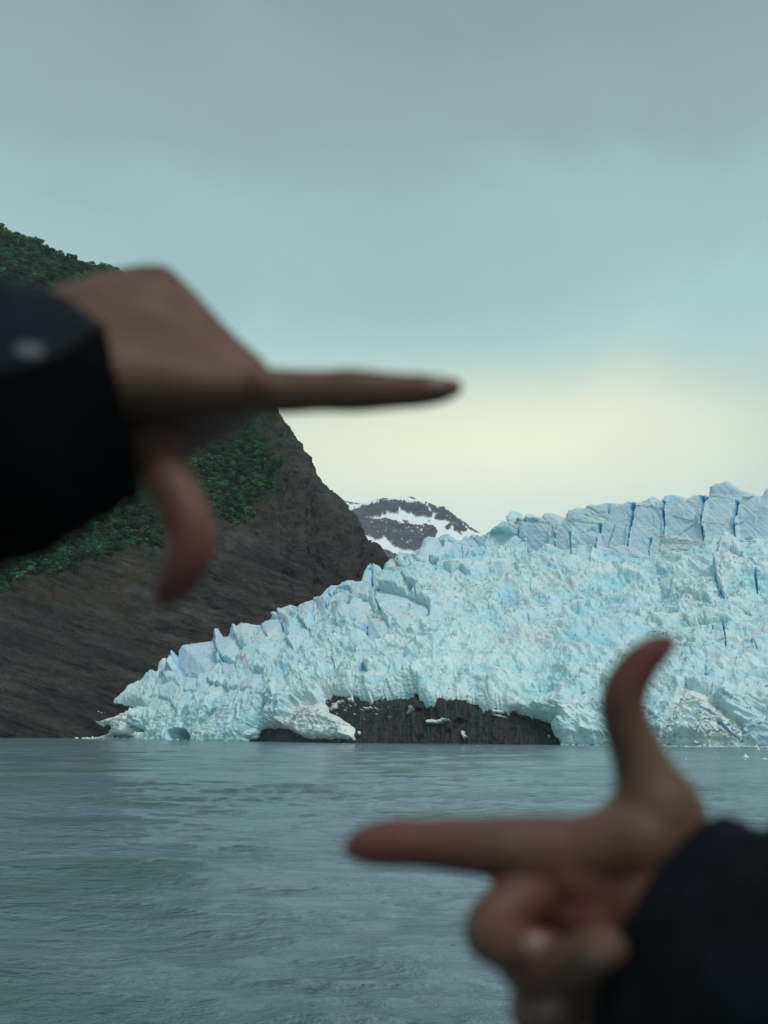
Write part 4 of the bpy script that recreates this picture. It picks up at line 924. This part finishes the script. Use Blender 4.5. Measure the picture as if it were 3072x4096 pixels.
# ================================================================== the person: two hands and sleeves
M_skin = simple('skin', (.080, .040, .027), .55, .2, 260, .0006, (28, (.130, .070, .046)), sub=.12)
t = M_skin.node_tree; b = t.nodes['Principled BSDF']; src = b.inputs['Base Color'].links[0].from_socket
t.links.new(mixc(t, mth('MULTIPLY', zone(t)[0], .65, tree=t), src, (.150, .034, .040)), b.inputs['Base Color'])
M_nail = simple('fingernail', (.135, .085, .072), .4, .4)
M_jack = simple('black_jacket_fabric', (.0045, .0062, .0105), .8, .12, 900, .0004, (18, (.012, .017, .028)))
M_logo = simple('white_print', (.10, .105, .125), .6)
person = bpy.data.objects.new('person', None); COL.objects.link(person); person.location = (0, -.25, 3.4)
person['label'] = 'person in a black jacket framing the glacier with both thumbs and forefingers'; person['category'] = 'person'
def sph(V, Fl, c, r):
    pass
def blob_mesh(name, chains, rosy, vox=.0016, smooth=10):
    """chains of (x, y, distance, radius in photo px) joined into one continuous skin"""
    bm0 = bmesh.new(); bmesh.ops.create_icosphere(bm0, subdivisions=3, radius=1); bv = np.array([v.co[:] for v in bm0.verts]); bf = np.array([[v.index for v in f.verts] for f in bm0.faces]); bm0.free()
    VV, FF = [], []; off = 0
    for ch in chains:
        C = [np.array(pt(x, y, D)) for x, y, D, r in ch]; Rr = [1.09*r*D/F for x, y, D, r in ch]
        for k in range(max(1, len(ch)-1)):
            if len(ch) == 1: steps = [(C[0], Rr[0])]
            else:
                n = max(2, int(np.linalg.norm(C[k+1]-C[k])/(.18*min(Rr[k], Rr[k+1])))); steps = [(C[k]+(C[k+1]-C[k])*t_, Rr[k]+(Rr[k+1]-Rr[k])*t_) for t_ in np.linspace(0, 1, n)]
            for c_, r_ in steps: VV.append(bv*r_ + c_); FF.append(bf+off); off += len(bv)
    me = mkmesh(name, np.concatenate(VV), np.concatenate(FF), True)
    o = bpy.data.objects.new(name, me); COL.objects.link(o)
    m = o.modifiers.new('r', 'REMESH'); m.mode = 'VOXEL'; m.voxel_size = vox
    s = o.modifiers.new('s', 'SMOOTH'); s.factor = .5; s.iterations = smooth
    dg = bpy.context.evaluated_depsgraph_get(); me2 = bpy.data.meshes.new_from_object(o.evaluated_get(dg)); bpy.data.objects.remove(o); bpy.data.meshes.remove(me)
    co_ = np.array([v.co[:] for v in me2.vertices]); z_ = np.zeros(len(co_))
    for x, y, D, rr in rosy: z_ = np.maximum(z_, np.exp(-(np.linalg.norm(co_-np.array(pt(x, y, D)), axis=1)/rr)**2))
    at = me2.attributes.new('zone', 'FLOAT_COLOR', 'POINT'); at.data.foreach_set('color', np.stack([z_]*4, 1).astype(np.float32).ravel())
    me2.name = name; me2.polygons.foreach_set('use_smooth', [True]*len(me2.polygons)); return me2
def fill(a, b, n):
    a = np.array(a, float); b = np.array(b, float); k = max(len(a), len(b))
    ra = np.stack([np.interp(np.linspace(0, 1, k), np.linspace(0, 1, len(a)), a[:, i]) for i in range(4)], 1)
    rb = np.stack([np.interp(np.linspace(0, 1, k), np.linspace(0, 1, len(b)), b[:, i]) for i in range(4)], 1)
    return [[tuple(r) for r in ra*(1-t_)+rb*t_] for t_ in np.linspace(0, 1, n)]
def attach(o):
    o.parent = person; o.matrix_parent_inverse = Matrix.Translation(-person.location)
    return o
def smoothpath(pts, n):
    """catmull-rom through rows"""
    A = np.array(pts, float); A = np.vstack([2*A[0]-A[1], A, 2*A[-1]-A[-2]]); outp = []
    for k in range(1, len(A)-2):
        for t_ in np.linspace(0, 1, n, endpoint=False):
            outp.append(.5*((2*A[k]) + (-A[k-1]+A[k+1])*t_ + (2*A[k-1]-5*A[k]+4*A[k+1]-A[k+2])*t_**2 + (-A[k-1]+3*A[k]-3*A[k+1]+A[k+2])*t_**3))
    outp.append(A[-2]); return np.array(outp)
def ch(*p, n=6): return [tuple(r) for r in smoothpath(p, n)] if len(p) > 2 else list(p)
# --- upper hand: back of a left hand, forefinger out, thumb down, the other fingers folded away behind
d = .42
def chn(*p): return ch(*p)
m_index = chn((240,1520,.40,150),(520,1520,.41,140),(760,1540,.417,112),(1010,1560,d,86))
m_mid = chn((220,1400,.41,150),(500,1370,.425,135),(760,1400,.437,98),(930,1460,.44,72))
m_ring = chn((210,1300,.42,120),(450,1240,.437,120),(680,1250,.448,95),(800,1310,.452,74))
m_pink = chn((180,1255,.43,85),(400,1190,.445,95),(560,1140,.457,80),(640,1128,.46,70))
upper = [ch((1010,1562,d,94),(1150,1566,d,89),(1290,1564,d-.003,83),(1400,1562,d-.004,88),(1500,1564,d-.004,80),(1620,1564,d-.004,70),(1680,1562,d-.003,68),(1760,1558,d-.003,56),(1815,1550,d-.002,40)),
         ch((640,1128,.46,68),(740,1225,.455,70),(860,1360,.448,70),(1000,1490,.435,74)),
         ch((640,1140,.46,66),(740,1270,.50,74),(700,1400,.51,72)), ch((800,1310,.455,72),(880,1400,.505,74),(800,1520,.51,72)), ch((930,1450,.45,70),(1000,1540,.49,70),(900,1600,.50,70))]
upper += fill(m_pink, m_ring, 4) + fill(m_ring, m_mid, 4) + fill(m_mid, m_index, 5)
t_meta = chn((380,1700,.446,160),(520,1735,.450,132),(640,1745,.454,106),(760,1720,.456,90),(900,1660,.454,80))
i_low = chn((380,1550,.408,130),(620,1565,.414,100),(850,1572,.419,88),(1010,1572,.423,84))
upper += fill(t_meta, i_low, 6)
upper += [ch((520,1740,.440,120),(590,1800,.436,118),(645,1880,.432,104),(705,1980,.428,98),(756,2090,.425,94),(765,2185,.425,92),(725,2285,.427,84),(672,2368,.430,62))]
# knuckles and tendons of the back of the hand
upper += [[(655,1125,.452,60)], [(800,1290,.444,62)], [(925,1440,.436,62)], [(1040,1540,.415,72)], ch((300,1330,.405,60),(540,1310,.428,40),(770,1300,.440,42)), ch((320,1430,.398,60),(600,1420,.420,44),(900,1440,.434,42))]
# --- lower hand: right hand, palm side, forefinger out, thumb up, the other fingers curled to the camera
e = .43
lower = [ch((1418,3388,e,44),(1480,3378,e,74),(1590,3370,e,88),(1680,3372,e,86),(1820,3378,e,98),(1920,3386,e,102),(2060,3396,e,116),(2260,3420,e,140)),                                     # forefinger
         ch((2260,3420,e,130),(2420,3400,.425,140),(2560,3380,.42,150)),
         ch((2672,2568,.415,38),(2622,2600,.416,58),(2550,2670,.418,74),(2496,2770,.42,84),(2498,2880,.422,88),(2545,3000,.424,96),(2590,3130,.425,118),(2640,3270,.425,165),(2640,3430,.425,185)),  # thumb
         ch((2420,3320,.425,70),(2520,3240,.425,80)),
         ch((2300,3500,e,150),(2500,3560,.43,190),(2700,3700,.42,240)), ch((2220,3560,.435,130),(2400,3680,.43,170),(2650,3800,.425,220)), ch((2180,3700,.44,130),(2350,3800,.435,160)), ch((2200,3860,.445,110),(2400,3950,.44,150)),
         ch((2200,3520,e,105),(2060,3620,.425,100),(1960,3715,.418,96),(2010,3780,.405,88),(2110,3792,.398,78),(2185,3790,.397,62)),     # middle finger
         ch((2240,3640,.435,100),(2100,3800,.43,95),(2120,3880,.405,88),(2280,3846,.390,88),(2390,3800,.380,84),(2432,3796,.378,72)),      # ring finger
         ch((2250,3800,.44,95),(2150,3960,.435,84),(2130,4060,.42,78),(2190,4090,.402,74),(2250,4020,.396,60)), ch((2250,3900,.44,90),(2180,4100,.44,90),(2250,4250,.44,90))]
attach(obj('hand', blob_mesh('hand', upper, [(690,2330,.427,.020),(765,2180,.425,.018),(820,1700,.44,.022),(1780,1600,.418,.012)]), M_skin)); attach(obj('hand', blob_mesh('hand', lower, [(1450,3400,.43,.016),(1600,3420,.43,.02),(1800,3440,.43,.015),(2640,2590,.415,.016),(2560,2680,.418,.014),(2190,3800,.397,.014),(2300,3650,.42,.022),(2430,3800,.39,.012),(2130,3960,.42,.02)]), M_skin))
# --- sleeves
def sleeve2(rings, tail, seed, folds=.004, n=96, m=12):
    """each ring: its upper and lower edge in the view with a distance, and the vector to its near side"""
    rows = []
    for (tx_, ty_), (bx, by), D, sdv in rings:
        T = np.array(pt(tx_, ty_, D)); B = np.array(pt(bx, by, D)); rows.append(np.concatenate([(T+B)/2, (T-B)/2, np.array(sdv, float)]))
    for c_, r_ in tail: rows.append(np.concatenate([c_, (0, 0, r_), (r_*.8 if c_[0] < 0 else -r_*.8, -r_*.6, 0)]))
    A = smoothpath(rows, m); a0 = A[0].copy()
    ax_ = A[1, :3]-A[0, :3]; ax_ /= np.linalg.norm(ax_)
    hem = []
    for dx_, k in ((.016, .94), (.004, .965), (-.0006, .99)):
        r = a0.copy(); r[:3] += ax_*dx_; r[3:] *= k; hem.append(r)
    A = np.vstack([hem, A]); th = np.linspace(0, 2*math.pi, n, endpoint=False); V = []
    for k, r in enumerate(A):
        dr = np.cos(th)[:, None]*r[3:6] + np.sin(th)[:, None]*r[6:9]; p = r[:3] + dr; dn = dr/np.linalg.norm(dr, axis=1)[:, None]
        q = p @ np.array([[.8, .3, .2], [-.3, 1, 0], [.1, .2, .9]])
        f = fbm(q/.038 + seed, 3, seed, ridged=True) + .9*pn(p/.06 + seed, seed)
        V.append(p + dn*((f-.4)*folds*(.4 if k < 5 else 1))[:, None])
    H = len(V); V = np.concatenate(V); idx = np.arange(H*n).reshape(H, n); nx = np.roll(idx, -1, axis=1)
    Q = np.stack([idx[:-1], nx[:-1], nx[1:], idx[1:]], -1).reshape(-1, 4)
    return attach(obj('sleeve', mkmesh('sleeve', V, Q, True), M_jack))
SL = sleeve2([((405,1315),(540,1955),.402,(.004,-.030,0)), ((300,1240),(420,2035),.392,(0,-.034,0)), ((150,1160),(230,2140),.376,(0,-.037,0)), ((0,1115),(-20,2235),.360,(0,-.040,0)), ((-250,1080),(-300,2400),.33,(0,-.042,0))],
     [((-.20,.20,CH-.04),.052), ((-.30,.08,CH-.12),.056), ((-.30,-.02,CH-.17),.062), ((-.24,-.14,CH-.20),.07), ((-.18,-.26,CH-.20),.075)], 3)
_keep = M_jack; M_jack = simple('black_sleeve_fabric', (.0026, .0034, .0052), .85, .08, 900, .0004, (14, (.008, .010, .014)))
SR = sleeve2([((2835,3290),(2520,4260),.412,(-.0265,-.020,-.006)), ((2950,3315),(2640,4420),.396,(-.026,-.026,-.006)), ((3100,3350),(2750,4600),.376,(-.020,-.038,-.004)), ((3350,3400),(3060,4850),.345,(-.008,-.044,0))],
     [((.21,.19,CH-.19),.054), ((.29,.08,CH-.26),.058), ((.29,-.02,CH-.27),.062), ((.24,-.14,CH-.25),.07), ((.18,-.26,CH-.22),.075)], 8, folds=.006)
from mathutils.bvhtree import BVHTree
def patch(name, target, x, y, wpx, hpx, ang, mat, lift=.0007, sq=2.4):
    """a thin plate that follows the surface it is on (nail, print)"""
    bv = BVHTree.FromPolygons([v.co[:] for v in target.data.vertices], [tuple(p.vertices) for p in target.data.polygons])
    n = 13; T = np.linspace(-1, 1, n); V = []; ok = True; org = Vector((0, 0, CH)); ca, sa = math.cos(ang), math.sin(ang)
    grid = []
    for b_ in T:
        for a in T:
            r = (abs(a)**sq + abs(b_)**sq)**(1/sq); k = max(abs(a), abs(b_))/max(r, 1e-6) if r > 0 else 1
            a2, b2 = a*k*wpx/2, b_*k*hpx/2
            px, py = x + a2*ca - b2*sa, y + a2*sa + b2*ca
            dr = (P3(px, py, 1.0) - org).normalized(); hit = bv.ray_cast(org, dr)
            grid.append((hit[0] + hit[1]*lift*(1 if hit[1].dot(dr) < 0 else -1)) if hit[0] is not None else None)
    good = [g for g in grid if g is not None]
    if len(good) < 60: print('patch miss', name, x, y); return
    c_ = sum(good, Vector())/len(good); grid = [g if g is not None else c_ for g in grid]
    idx = np.arange(n*n).reshape(n, n); Q = np.stack([idx[:-1, :-1], idx[:-1, 1:], idx[1:, 1:], idx[1:, :-1]], -1).reshape(-1, 4)
    attach(obj(name, mkmesh(name, np.array([g[:] for g in grid]), Q, True), mat))
HU, HL = [o for o in person.children if o.name.startswith('hand')]
patch('fingernail', HU, 1752, 1536, 100, 46, 0, M_nail)
patch('fingernail', HL, 2140, 3780, 100, 80, .1, M_nail); patch('fingernail', HL, 2378, 3822, 100, 82, 0, M_nail); patch('fingernail', HL, 2200, 4030, 90, 74, .3, M_nail)
patch('cuff_print', SL, 112, 1402, 120, 54, .1, M_logo)
def panel():
    poly = [(410,1285),(350,1340),(230,1415),(60,1470),(-150,1500),(-150,2500),(620,2500),(620,1280)]
    bv = BVHTree.FromPolygons([v.co[:] for v in SL.data.vertices], [tuple(p.vertices) for p in SL.data.polygons]); org = Vector((0, 0, CH))
    xs = np.arange(-150, 620, 10.); ys = np.arange(1280, 2320, 10.); X, Y = np.meshgrid(xs, ys); S = polysdf(X, Y, poly); ok = np.zeros(X.shape, bool); V = np.zeros((*X.shape, 3))
    for j in range(X.shape[0]):
        for i in range(X.shape[1]):
            if S[j, i] < 0: continue
            dr = (P3(X[j, i], Y[j, i], 1.0)-org).normalized(); h_ = bv.ray_cast(org, dr)
            if h_[0] is not None and h_[0].y < .6: n_ = h_[1] if h_[1].dot(dr) < 0 else -h_[1]; V[j, i] = h_[0] + n_*.003*min(1, .3+S[j, i]/20); ok[j, i] = True
    idx = np.arange(X.size).reshape(X.shape); q = ok[:-1, :-1] & ok[1:, :-1] & ok[:-1, 1:] & ok[1:, 1:]
    Q = np.stack([idx[:-1, :-1], idx[1:, :-1], idx[1:, 1:], idx[:-1, 1:]], -1)[q]; u, inv = np.unique(Q, return_inverse=True)
    attach(obj('cuff_strap', mkmesh('cuff_strap', V.reshape(-1, 3)[u], inv.reshape(-1, 4), True), simple('black_strap', (.0012, .0015, .0022), .9, .05)))
panel()
